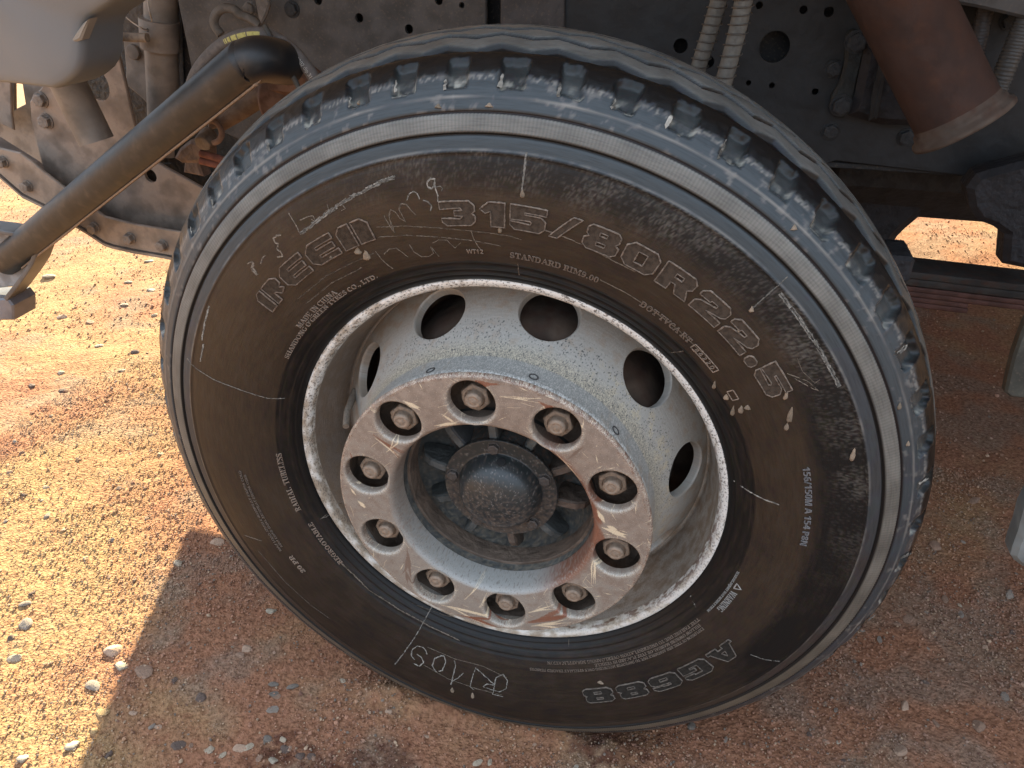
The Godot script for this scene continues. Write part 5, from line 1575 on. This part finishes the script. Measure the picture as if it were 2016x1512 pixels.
	ub.tube(smooth_path([Vector3(-0.6699, 0.8512, -0.4500), Vector3(-0.6536, 0.8503, -0.4500), Vector3(-0.6455, 0.8401, -0.4500), Vector3(-0.6462, 0.8275, -0.4500), Vector3(-0.6548, 0.8171, -0.4500), Vector3(-0.6662, 0.8127, -0.4500)], 6), 0.0052, 12, true, Color(0.22, 0.145, 0.105))
	put("pipe_clamp", ub, M.rust, truck)
	var lug := Geo.new()
	lug.lathe(PackedVector2Array([Vector2(0.0001, 0.012), Vector2(0.013, 0.012), Vector2(0.0155, 0.008), Vector2(0.0155, -0.02), Vector2(0.0001, -0.02)]), 24, Vector3(-0.6976, 0.8108, -0.4700), Basis(Vector3.RIGHT, 0.4), Color(0.2, 0.165, 0.135))
	put("clamp_nut", lug, M.cast, truck)
	for q in [[Vector3(-0.7339, 0.7767, -0.5000), Vector3(-0.6970, 0.7694, -0.5000), Vector3(-0.6454, 0.7554, -0.5000)], [Vector3(-0.7372, 0.7629, -0.5000), Vector3(-0.6999, 0.7566, -0.5000), Vector3(-0.6478, 0.7435, -0.5000)]]:
		var rg := Geo.new()
		rg.tube(PackedVector3Array(q), 0.0072, 12, true, Color(0.26, 0.10, 0.07))
		put("red_rod", rg, M.rust, truck)
	var lk := Geo.new()
	lk.plate(pairs([-0.7801, 0.7835, -0.7536, 0.8004, -0.7215, 0.7966, -0.7275, 0.7615, -0.7557, 0.7558, -0.7831, 0.7539, -0.7989, 0.7627]), [], -0.50, 0.04, 0.006, Color(0.195, 0.145, 0.115))
	put("rod_end", lk, M.cast, truck)
	var lg := Geo.new()
	lg.plate(pairs([-0.8088, 0.7741, -0.7821, 0.7887, -0.7881, 0.7296, -0.7831, 0.7113, -0.8291, 0.7164]), [], -0.56, 0.03, 0.004, Color(0.19, 0.145, 0.118))
	put("rod_bracket", lg, M.cast, truck)
	# cast eye, strap and small bolts on the dark plate above the tube
	var eye := Geo.new()
	eye.tube(smooth_path([Vector3(-0.7356, 0.9705, -0.6400), Vector3(-0.7461, 0.9882, -0.6400), Vector3(-0.7387, 1.0062, -0.6400), Vector3(-0.7199, 1.0172, -0.6400), Vector3(-0.6984, 1.0159, -0.6400), Vector3(-0.6872, 1.0074, -0.6400), Vector3(-0.6668, 1.0009, -0.6400), Vector3(-0.6475, 0.9890, -0.6400)], 6), 0.0085, 14, true, Color(0.13, 0.122, 0.112))
	put("cast_eye", eye, M.cast, truck)
	var strap := Geo.new()
	strap.plate(pairs([-0.6399, 1.0677, -0.6212, 1.0680, -0.6099, 1.0281, -0.6193, 1.0108, -0.6331, 0.9932, -0.6375, 1.0035]), [], -0.62, 0.008, 0.003, Color(0.155, 0.142, 0.13))
	put("hanging_strap", strap, M.cast, truck)
	bolt(truck, "eye_bolt", Vector3(-0.6868, 1.0136, -0.6800), 0.020, 0.012, Color(0.14, 0.13, 0.12), Basis.IDENTITY, 0.014)

# ---------------------------------------------------------------- ground, gravel and stones
func ground_y(x: float, z: float) -> float:
	var y := nz.get_noise_2d(x * 2.2, z * 2.2) * 0.012 + nz.get_noise_2d(x * 9.0 + 30.0, z * 9.0) * 0.0045 + nz.get_noise_2d(x * 38.0, z * 38.0 + 11.0) * 0.0022
	y += nz.get_noise_2d(x * 120.0, z * 120.0 + 31.0) * 0.0016
	y -= 0.003
	# the tyre has pressed the ground flat; a little earth is heaped at its edge
	var d := Vector2((x + 0.02) / 0.20, (z + 0.13) / 0.16).length()
	y = lerpf(y, -0.001, 1.0 - smoothstep(0.7, 1.25, d))
	var heap := Vector2((x + 0.16) / 0.10, (z - 0.015) / 0.05).length()
	y += 0.012 * exp(-heap * heap)
	var rim_ := (z - 0.012 - 0.006 * nz.get_noise_2d(x * 30.0, 3.0)) / 0.018
	y += (0.009 + 0.012 * nz.get_noise_2d(x * 26.0 + 7.0, z * 26.0)) * exp(-rim_ * rim_) * (1.0 - smoothstep(0.16, 0.34, absf(x + 0.01)))
	return y


func earth_color(x: float, z: float) -> Color:
	var a := nz.get_noise_2d(x * 3.1 + 80.0, z * 3.1)
	var b := nz.get_noise_2d(x * 11.0, z * 11.0 + 50.0)
	var f := nz.get_noise_2d(x * 70.0 + 9.0, z * 70.0)
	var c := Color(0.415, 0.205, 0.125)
	c = c.lerp(Color(0.50, 0.325, 0.17), clampf(0.05 + a * 1.0 + b * 0.5 + smoothstep(-0.5, -1.2, x) * 0.55, 0.0, 1.0))  # ochre rises to the left, painting the sunlit ground's yellow into the soil
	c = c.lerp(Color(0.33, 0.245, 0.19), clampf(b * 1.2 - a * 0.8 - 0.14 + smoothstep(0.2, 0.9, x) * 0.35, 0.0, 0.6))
	c = c.lerp(Color(0.28, 0.125, 0.075), clampf(f * 1.2 - 0.18 + a * 0.3, 0.0, 0.6))
	# damp and oily spots by the tyre
	for s in [[0.211, 0.004, 0.05], [0.15, 0.0, 0.035], [-0.212, 0.142, 0.03], [-0.332, 0.154, 0.035], [-0.36, 0.17, 0.03], [-0.144, 0.125, 0.03], [-0.26, 0.17, 0.03]]:
		var q: float = Vector2(x - s[0], z - s[1]).length() / s[2]
		if q < 1.5:
			c = c.lerp(Color(0.13, 0.055, 0.036), clampf((1.0 - q) * 1.3 + f * 2.4 + b - 0.1, 0.0, 0.65))
	return c * (1.0 + 0.25 * f)


func ground() -> void:
	var xs := PackedFloat32Array()
	var zs := PackedFloat32Array()
	var x := -4.0
	while x < 2.0:
		xs.append(x)
		x += 0.0050 if x > -1.35 and x < 1.0 else 0.011
	var z := -4.2
	while z < 0.75:
		zs.append(z)
		z += 0.0050 if z > -0.9 and z < 0.42 else 0.012
	var cols := xs.size()
	var P := PackedVector3Array()
	var C := PackedColorArray()
	P.resize(cols * zs.size())
	C.resize(cols * zs.size())
	for a in zs.size():
		for b in cols:
			var px := xs[b]
			var pz := zs[a]
			var k := cell.get_noise_2d(px, pz)
			var kv := cellv.get_noise_2d(px, pz)
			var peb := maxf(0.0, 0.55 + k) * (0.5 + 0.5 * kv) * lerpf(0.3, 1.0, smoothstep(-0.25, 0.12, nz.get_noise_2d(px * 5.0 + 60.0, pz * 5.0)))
			P[a * cols + b] = Vector3(px, ground_y(px, pz) + 0.0037 * peb * (1.0 if Vector2(px, pz + 0.13).length() > 0.2 else 0.2), pz)
			C[a * cols + b] = earth_color(px, pz) * (0.74 + 0.66 * peb)  # cracks between pebbles darkened, their shade put into the colour
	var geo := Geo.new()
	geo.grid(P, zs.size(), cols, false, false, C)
	var o := put("ground", geo, M.earth, self)
	o.set_meta("kind", "structure")
	o.set_meta("label", "red brown laterite ground of packed earth and grit under the lorry")
	var far := Geo.new()
	var Q := PackedVector3Array()
	var D := PackedColorArray()
	for a in 61:
		for b in 61:
			var fx := pow(absf(a - 30) / 30.0, 3.0) * 140.0 * signf(a - 30)
			var fz := pow(absf(b - 30) / 30.0, 3.0) * 140.0 * signf(b - 30)
			Q.append(Vector3(fz, -0.045, fx))
			D.append(Color(0.44, 0.26, 0.15))
	far.grid(Q, 61, 61, false, false, D)
	var o2 := put("terrain", far, M.earth, self)
	o2.set_meta("kind", "structure")
	o2.set_meta("label", "wider stretch of the same red earth round the lorry")


func stone_mesh(seed_: int, flat: float, subdiv: int, cool := 0.0) -> ArrayMesh:
	# an irregular broken stone about 1 across: a cube-sphere cut by random planes
	var r := RandomNumberGenerator.new()
	r.seed = seed_
	var planes := []
	for k in 8:
		var d := Vector3(r.randfn(), r.randfn(), r.randfn()).normalized()
		planes.append([d, r.randf_range(0.24, 0.42)])
	var stretch := Vector3(r.randf_range(0.85, 1.2), flat, r.randf_range(0.65, 1.0))
	var g := Geo.new()
	var n := subdiv
	for ax in 3:
		for s in [-1.0, 1.0]:
			var grid_ := []
			for a in n + 1:
				for b in n + 1:
					var p := Vector3.ZERO
					p[ax] = s; p[(ax + 1) % 3] = 2.0 * a / n - 1.0; p[(ax + 2) % 3] = 2.0 * b / n - 1.0
					p = p.normalized()
					var l := 0.5
					for q in planes:
						var c: float = p.dot(q[0])
						if c > 0.05: l = minf(l, q[1] / c)
					p *= l + 0.02 * nz.get_noise_3d(p.x * 90.0 + seed_ * 7.0, p.y * 90.0, p.z * 90.0)
					grid_.append(p * stretch)
			for a in n:
				for b in n:
					var i0 := a * (n + 1) + b
					var sh := 1.0 + 0.16 * r.randf_range(-1, 1)
					g.tri(grid_[i0], grid_[i0 + 1], grid_[i0 + n + 1], grid_[i0], Color(sh, sh, sh))
					g.tri(grid_[i0 + 1], grid_[i0 + n + 2], grid_[i0 + n + 1], grid_[i0 + 1], Color(sh, sh, sh))
	return g.done()


func gravel() -> void:
	for kind in 5:
		var mm := MultiMesh.new()
		mm.transform_format = MultiMesh.TRANSFORM_3D
		mm.use_colors = true
		mm.mesh = stone_mesh(100 + kind, [0.55, 0.7, 0.5, 0.8, 0.62][kind], 2)
		var T := []
		var C := []
		var n := 30000
		while T.size() < n:
			var x: float
			var z: float
			if rng.randf() < 0.62:
				x = rng.randf_range(-1.5, 1.15)
				z = rng.randf_range(-0.95, 0.42)
			else:
				x = rng.randf_range(-3.9, 1.95)
				z = rng.randf_range(-4.1, -0.5)
			# gravel lies in drifts
			if rng.randf() > 0.25 + 0.75 * smoothstep(-0.25, 0.2, nz.get_noise_2d(x * 5.0 + 60.0, z * 5.0)):
				continue
			if Vector2((x + 0.02) / 0.22, (z + 0.13) / 0.145).length() < 1.0:
				continue
			var s := 0.0020 + 0.0050 * pow(rng.randf(), 2.8) + (rng.randf() * 0.007 if rng.randf() < 0.03 else 0.0)
			if z < -1.0: s *= 1.5
			var b := Basis.from_euler(Vector3(rng.randf_range(-0.5, 0.5), rng.randf() * TAU, rng.randf_range(-0.5, 0.5))).scaled(Vector3.ONE * s)
			T.append(Transform3D(b, Vector3(x, ground_y(x, z) + 0.0020 + s * 0.05, z)))
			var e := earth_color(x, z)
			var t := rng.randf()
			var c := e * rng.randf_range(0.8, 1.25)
			if t < 0.14: c = Color(0.46, 0.31, 0.20) * rng.randf_range(0.8, 1.2)
			elif t < 0.24: c = Color(0.23, 0.175, 0.135) * rng.randf_range(0.7, 1.2)
			elif t < 0.33: c = Color(0.21, 0.10, 0.065) * rng.randf_range(0.7, 1.2)
			C.append(c)
		mm.instance_count = n
		for k in n:
			mm.set_instance_transform(k, T[k])
			mm.set_instance_color(k, C[k])
		var o := MultiMeshInstance3D.new()
		o.name = "gravel"
		o.multimesh = mm
		o.material_override = M.stone
		add_child(o, true)
		o.set_meta("kind", "stuff")
		o.set_meta("label", "fine loose red and grey gravel strewn over the earth")
		o.set_meta("category", "gravel")


const HUE := {"pink": "pinkish", "grey": "greyish", "brown": "reddish brown", "pale": "pale buff", "dark": "dark"}


func stones() -> void:
	var meshes := []
	for k in 8: meshes.append(stone_mesh(200 + k, [0.5, 0.62, 0.42, 0.7, 0.36, 0.55, 0.6, 0.45][k], 5))
	var pink := Color(0.43, 0.28, 0.19)
	var pale := Color(0.42, 0.33, 0.235)
	var grey_ := Color(0.27, 0.215, 0.17)
	var brown := Color(0.29, 0.175, 0.115)
	var white := Color(0.43, 0.36, 0.27)
	var tints := {"pink": pink, "pale": pale, "grey": grey_, "brown": brown, "white": white, "dark": Color(0.13, 0.085, 0.065), "slate": Color(0.185, 0.150, 0.120), "ochre": Color(0.46, 0.30, 0.14)}
	# x, z, width, mesh, tint, label
	var spots_ := [
		[-0.7457, 0.0466, 0.0378, 0, "pink", "largest pale pink stone in the sunlight just left of the shadow edge"],
		[-0.7032, 0.0745, 0.0240, 3, "white", "whitish angular stone touching the shadow edge below the largest pink stone"],
		[-0.7231, 0.1242, 0.0342, 4, "grey", "flat split grey slab in the sunlight at the lower left"],
		[-0.6562, 0.0762, 0.0367, 2, "brown", "flat brown slab in the shade right beside the shadow edge"],
		[-0.9575, 0.0305, 0.0285, 5, "grey", "rounded grey brown stone near the left border with a shadow under it"],
		[-0.9143, 0.1037, 0.0244, 1, "pale", "cream stone at the left border below the rounded grey stone"],
		[-0.9937, -0.0111, 0.0243, 4, "grey", "low grey chip at the left border above the rounded grey stone"],
		[-0.7667, -0.1859, 0.0215, 6, "pale", "pale yellowish stone in the last sunlight left of the tyre's foot"],
		[-0.6700, 0.1654, 0.0209, 7, "ochre", "yellowish stone in the sunlight below the flat split slab"],
		[-0.6741, 0.2317, 0.0217, 3, "white", "white upright stone near the bottom of the picture in the sunlight"],
		[-0.7206, -0.2619, 0.0289, 1, "pink", "pale pink stone in the shade close to the tyre's left flank"],
		[-0.5068, -0.1133, 0.0200, 3, "white", "small whitish stone in the shade under the tyre's lower left"],
		[-0.5065, -0.0192, 0.0190, 5, "pink", "pinkish pebble leaning on another in the middle of the shade"],
		[-0.5084, -0.0031, 0.0169, 6, "brown", "brown pebble under the pinkish pebble in the middle of the shade"],
		[-0.5250, 0.0974, 0.0195, 5, "dark", "round dark stone put in for a shaded dimple, alone at the lower left"],  # dark stone added in place of a shaded dimple
		[-0.4150, 0.0415, 0.0198, 4, "slate", "flat dull grey chip, upper of a group of three"],
		[-0.4044, 0.0604, 0.0178, 2, "slate", "flat dull grey chip, lower neighbour in a group of three"],
		[-0.3792, 0.0378, 0.0216, 4, "slate", "flat dull grey chip on the right of a group of three"],
		[-0.3898, 0.0900, 0.0209, 2, "grey", "light grey shard below the three dull grey chips"],
		[-0.3695, 0.1429, 0.0151, 5, "slate", "grey pebble at the bottom beside the dark red lumps"],
		[-0.3408, 0.1744, 0.0147, 3, "white", "white pebble at the bottom edge beside dark red lumps"],
		[-0.4056, 0.1671, 0.0208, 1, "pink", "pink rough stone near the bottom edge in the shade"],
		[-0.5609, 0.1646, 0.0128, 6, "pink", "small pinkish pebble in the shade under the flat brown slab"],
		[-0.5058, 0.1880, 0.0217, 7, "dark", "dark red flat lump near the bottom left of the shade"],
		[-0.6615, 0.1970, 0.0145, 0, "ochre", "small ochre stone in the sunlight close to the bottom"],
		[-0.7382, 0.2692, 0.0181, 3, "white", "white stone in the bottom left corner"],
		[-0.2966, 0.0081, 0.0136, 6, "pale", "cream pebble in the shade below the tyre's lower left edge"],
		[-2.1493, -1.3842, 0.0520, 4, "pale", "pale flat stone in the sunlight near the step bracket"],
		[-1.8958, -1.6266, 0.0364, 2, "white", "white chip on sunny ground just below the channel flange"],
		[-1.8413, -1.4329, 0.0324, 4, "pale", "pale chip on sunny ground below the channel, left of its neighbour"],
		[-1.7127, -1.3891, 0.0336, 2, "white", "white flat chip on sunny ground close to the tyre's left shoulder"],
		[-1.7225, -1.2559, 0.0305, 4, "pale", "pale flat chip in the middle of the sunny ground left of the tyre"],
		[-1.5749, -1.2173, 0.0228, 0, "pale", "small pale pebble on sunny ground touching the tyre's outline"],
		[-1.5991, -0.9739, 0.0292, 4, "white", "whitish flat chip in the middle left of the sunny ground"],
		[-1.4581, -0.9610, 0.0255, 5, "dark", "dark pebble on the sunny ground right of a whitish chip"],
		[-1.4237, -0.8546, 0.0215, 2, "pale", "small pale chip below the dark pebble on the sunny ground"],
		[-1.5916, -0.7992, 0.0259, 0, "pale", "pale stone on the sunny ground above two dark pebbles"],
		[-1.5117, -0.7112, 0.0220, 5, "dark", "right one of two dark pebbles on the sunny ground at the left"],
		[-1.6114, -0.7092, 0.0222, 6, "dark", "left one of two dark pebbles on the sunny ground at the left, put in for a dark hole"],  # dark stone put where a shaded hole lies
		[-1.8666, -1.1185, 0.0313, 1, "pink", "pink stone with a shadow on the sunny ground below the step bracket"],
		[-1.7519, -1.1154, 0.0310, 7, "brown", "reddish brown stone on the sunny ground right of a pink one"],
		[-1.0570, -0.3707, 0.0170, 5, "dark", "round dark pebble on the sunny ground level with the hub"],
		[0.7996, -0.6307, 0.0286, 5, "brown", "rounded brown stone in the shade right of the tyre"],
		[0.9196, -0.8156, 0.0332, 4, "brown", "flat brown stone in the shade right of the tyre near the stays"],
		[0.9142, -0.5176, 0.0245, 1, "grey", "grey stone under the tip of the pale stay at the right border"],
		[0.8103, -0.4405, 0.0199, 4, "grey", "grey flat chip lower right of the tyre among gravel"],
		[0.7058, -0.3954, 0.0236, 2, "brown", "brown chip close to the lower right edge of the tyre"],
		[0.7879, -0.4742, 0.0224, 4, "brown", "flat brown chip above the grey one right of the tyre"],
		[0.6642, -0.1875, 0.0210, 1, "pink", "pinkish stone at the lower right, above an orange one"],
		[0.6425, -0.0931, 0.0232, 3, "pink", "orange pink angular stone near the bottom edge at the right"],
		[0.7766, -0.1757, 0.0273, 0, "brown", "largest brown block at the lower right"],
		[0.8400, -0.2531, 0.0195, 2, "grey", "flat greyish chip at the right border above the brown block"],
		[0.5468, -0.0893, 0.0092, 6, "white", "tiny bright white pebble at the lower right"],
		[0.6444, -0.3316, 0.0173, 4, "grey", "grey brown chip beside the lower right shoulder of the tyre"],
		[0.8347, -0.3653, 0.0114, 6, "pink", "tiny pink pebble at the right above the flat greyish chip"],
		[-0.0214, 0.0950, 0.0164, 1, "pale", "pale upright stone at the bottom edge below the tyre's centre"],
		[-0.1239, 0.0006, 0.0177, 0, "brown", "brown clod at the foot of the tyre below the chalk figures"],
		[-0.1926, 0.0480, 0.0121, 6, "pink", "pink pebble below the tyre, left of the brown clod"],
		[0.1338, 0.0600, 0.0106, 2, "white", "whitish chip at the bottom edge right of the pale upright stone"],
		[0.0600, 0.0403, 0.0075, 6, "pink", "tiny pinkish pebble in front of the tyre's foot"],
		[0.3101, -0.0610, 0.0154, 5, "slate", "round grey pebble in front of the tyre at its lower right"],
		[0.3661, -0.0481, 0.0118, 4, "grey", "grey chip right of the round grey pebble"],
		[-0.3329, 0.1524, 0.0166, 7, "dark", "dark red lump beside a white pebble at the bottom"],
		[-0.3037, 0.1559, 0.0181, 0, "dark", "dark red lump at the bottom, right of the other lump"],
	]
	for s in spots_:
		var x: float = s[0]
		var z: float = s[1]
		var w: float = s[2]
		var t: Color = tints[s[4]]
		var sm := tinted(meshes[s[3]], t, s[4])
		var b := Basis(Vector3.UP, rng.randf_range(-0.5, 0.5) + (0.0 if x < 0 else 1.0)) * Basis(Vector3.RIGHT, rng.randf_range(-0.2, 0.2))
		var o := put("stone", meshes[s[3]], sm, self, Transform3D(b.scaled(Vector3.ONE * w * 1.05), Vector3(x, ground_y(x, z) + w * 0.03, z)))
		o.set_meta("label", s[5])
		o.set_meta("category", "stone")
		o.set_meta("group", "stones picked out on the ground")
	# smaller stones that nothing tells apart
	for k in 210:
		var lit := k < 90
		var x := rng.randf_range(-1.45, -0.85) if lit else rng.randf_range(-0.62, 1.05)
		var z := rng.randf_range(-1.0, 0.25) if lit else rng.randf_range(-0.75, 0.36)
		if not lit and (absf(x) < 0.5 and z < 0.03 or x < -0.3 and z < -0.1):
			z = rng.randf_range(0.06, 0.36)
		var name_: String = ["pink", "grey", "brown", "pale", "brown", "dark"][rng.randi() % 6]
		var w := rng.randf_range(0.009, 0.0165)
		var b := Basis.from_euler(Vector3(rng.randf_range(-0.3, 0.3), rng.randf() * TAU, rng.randf_range(-0.3, 0.3)))
		var mi := rng.randi() % 8
		var o := put("stone", meshes[mi], tinted(meshes[mi], tints[name_], name_), self, Transform3D(b.scaled(Vector3.ONE * w), Vector3(x, ground_y(x, z) + w * 0.03, z)))
		o.set_meta("label", ("small %s stone loose on the sunlit ground left of the wheel" if lit else "small %s stone loose on the shaded ground round the wheel's foot") % HUE[name_])
		o.set_meta("category", "stone")
		o.set_meta("group", ("small %s stones in the sunlight" if lit else "small %s stones in the shade") % HUE[name_])


func tinted(_m: ArrayMesh, c: Color, key: String) -> StandardMaterial3D:
	if not M.has("stone_" + key):
		var m: StandardMaterial3D = M.stone.duplicate()
		m.albedo_color = Color(c.r, c.g, c.b).linear_to_srgb()
		m.uv1_scale = Vector3.ONE * 1.3
		M["stone_" + key] = m
	return M["stone_" + key]


func _ready() -> void:
	var cam := Camera3D.new()
	cam.name = "camera"
	cam.fov = 53.07
	cam.near = 0.02
	cam.far = 400.0
	cam.transform = Transform3D(Basis(Vector3(0.96913, 0.00008, -0.24656), Vector3(-0.12748, 0.85612, -0.50081), Vector3(0.21104, 0.51678, 0.82970)), Vector3(0.2160, 1.1619, 0.8031))
	add_child(cam)
	cam.current = true
	var sky := ProceduralSkyMaterial.new()
	sky.sky_top_color = Color(0.79, 0.86, 0.95)
	sky.sky_horizon_color = Color(0.54, 0.54, 0.53)
	sky.sky_curve = 0.25
	sky.ground_bottom_color = Color(0.42, 0.30, 0.22)
	sky.ground_horizon_color = Color(0.62, 0.52, 0.42)
	sky.sky_energy_multiplier = 0.74
	var env := Environment.new()
	env.background_mode = Environment.BG_SKY
	env.sky = Sky.new()
	env.sky.sky_material = sky
	env.background_energy_multiplier = 1.0
	env.tonemap_mode = Environment.TONE_MAPPER_LINEAR
	env.tonemap_exposure = 6.1
	env.sdfgi_enabled = true
	env.ssao_enabled = true
	env.ssil_enabled = true
	var we := WorldEnvironment.new()
	we.name = "world_environment"
	we.environment = env
	add_child(we)
	var sun := DirectionalLight3D.new()
	sun.name = "sun"
	sun.light_energy = 1.6
	sun.light_color = Color(1.0, 0.95, 0.80)
	sun.light_angular_distance = 0.35
	sun.shadow_enabled = true
	sun.basis = Basis.looking_at(Vector3(0.2675, -0.4226, 0.8657))   # low, from behind the lorry
	add_child(sun)

	rng.seed = 4
	nz.noise_type = FastNoiseLite.TYPE_SIMPLEX_SMOOTH
	nz.frequency = 0.5
	nz.fractal_octaves = 3
	nz.seed = 12
	cell.noise_type = FastNoiseLite.TYPE_CELLULAR
	cell.frequency = 108.0
	cell.fractal_type = FastNoiseLite.FRACTAL_NONE
	cell.cellular_return_type = FastNoiseLite.RETURN_DISTANCE2_SUB
	cell.seed = 5
	cellv.noise_type = FastNoiseLite.TYPE_CELLULAR
	cellv.frequency = 108.0
	cellv.fractal_type = FastNoiseLite.FRACTAL_NONE
	cellv.cellular_return_type = FastNoiseLite.RETURN_CELL_VALUE
	cellv.seed = 5
	materials()
	M.cap = mat(0.36, null, 6.0, noise_tex(0.08, 66, [], 256, 4), 0.02)
	ground()
	truck = Node3D.new()
	truck.name = "lorry"
	add_child(truck)
	truck.set_meta("label", "old lorry with a large front tyre, dusty steel wheel and dirty frame")
	truck.set_meta("category", "truck")
	body()
	frame_rail()
	tyre()
	rim()
	nut_ring()
	hub()
	right_fittings()
	front_fittings()
	gravel()
	stones()
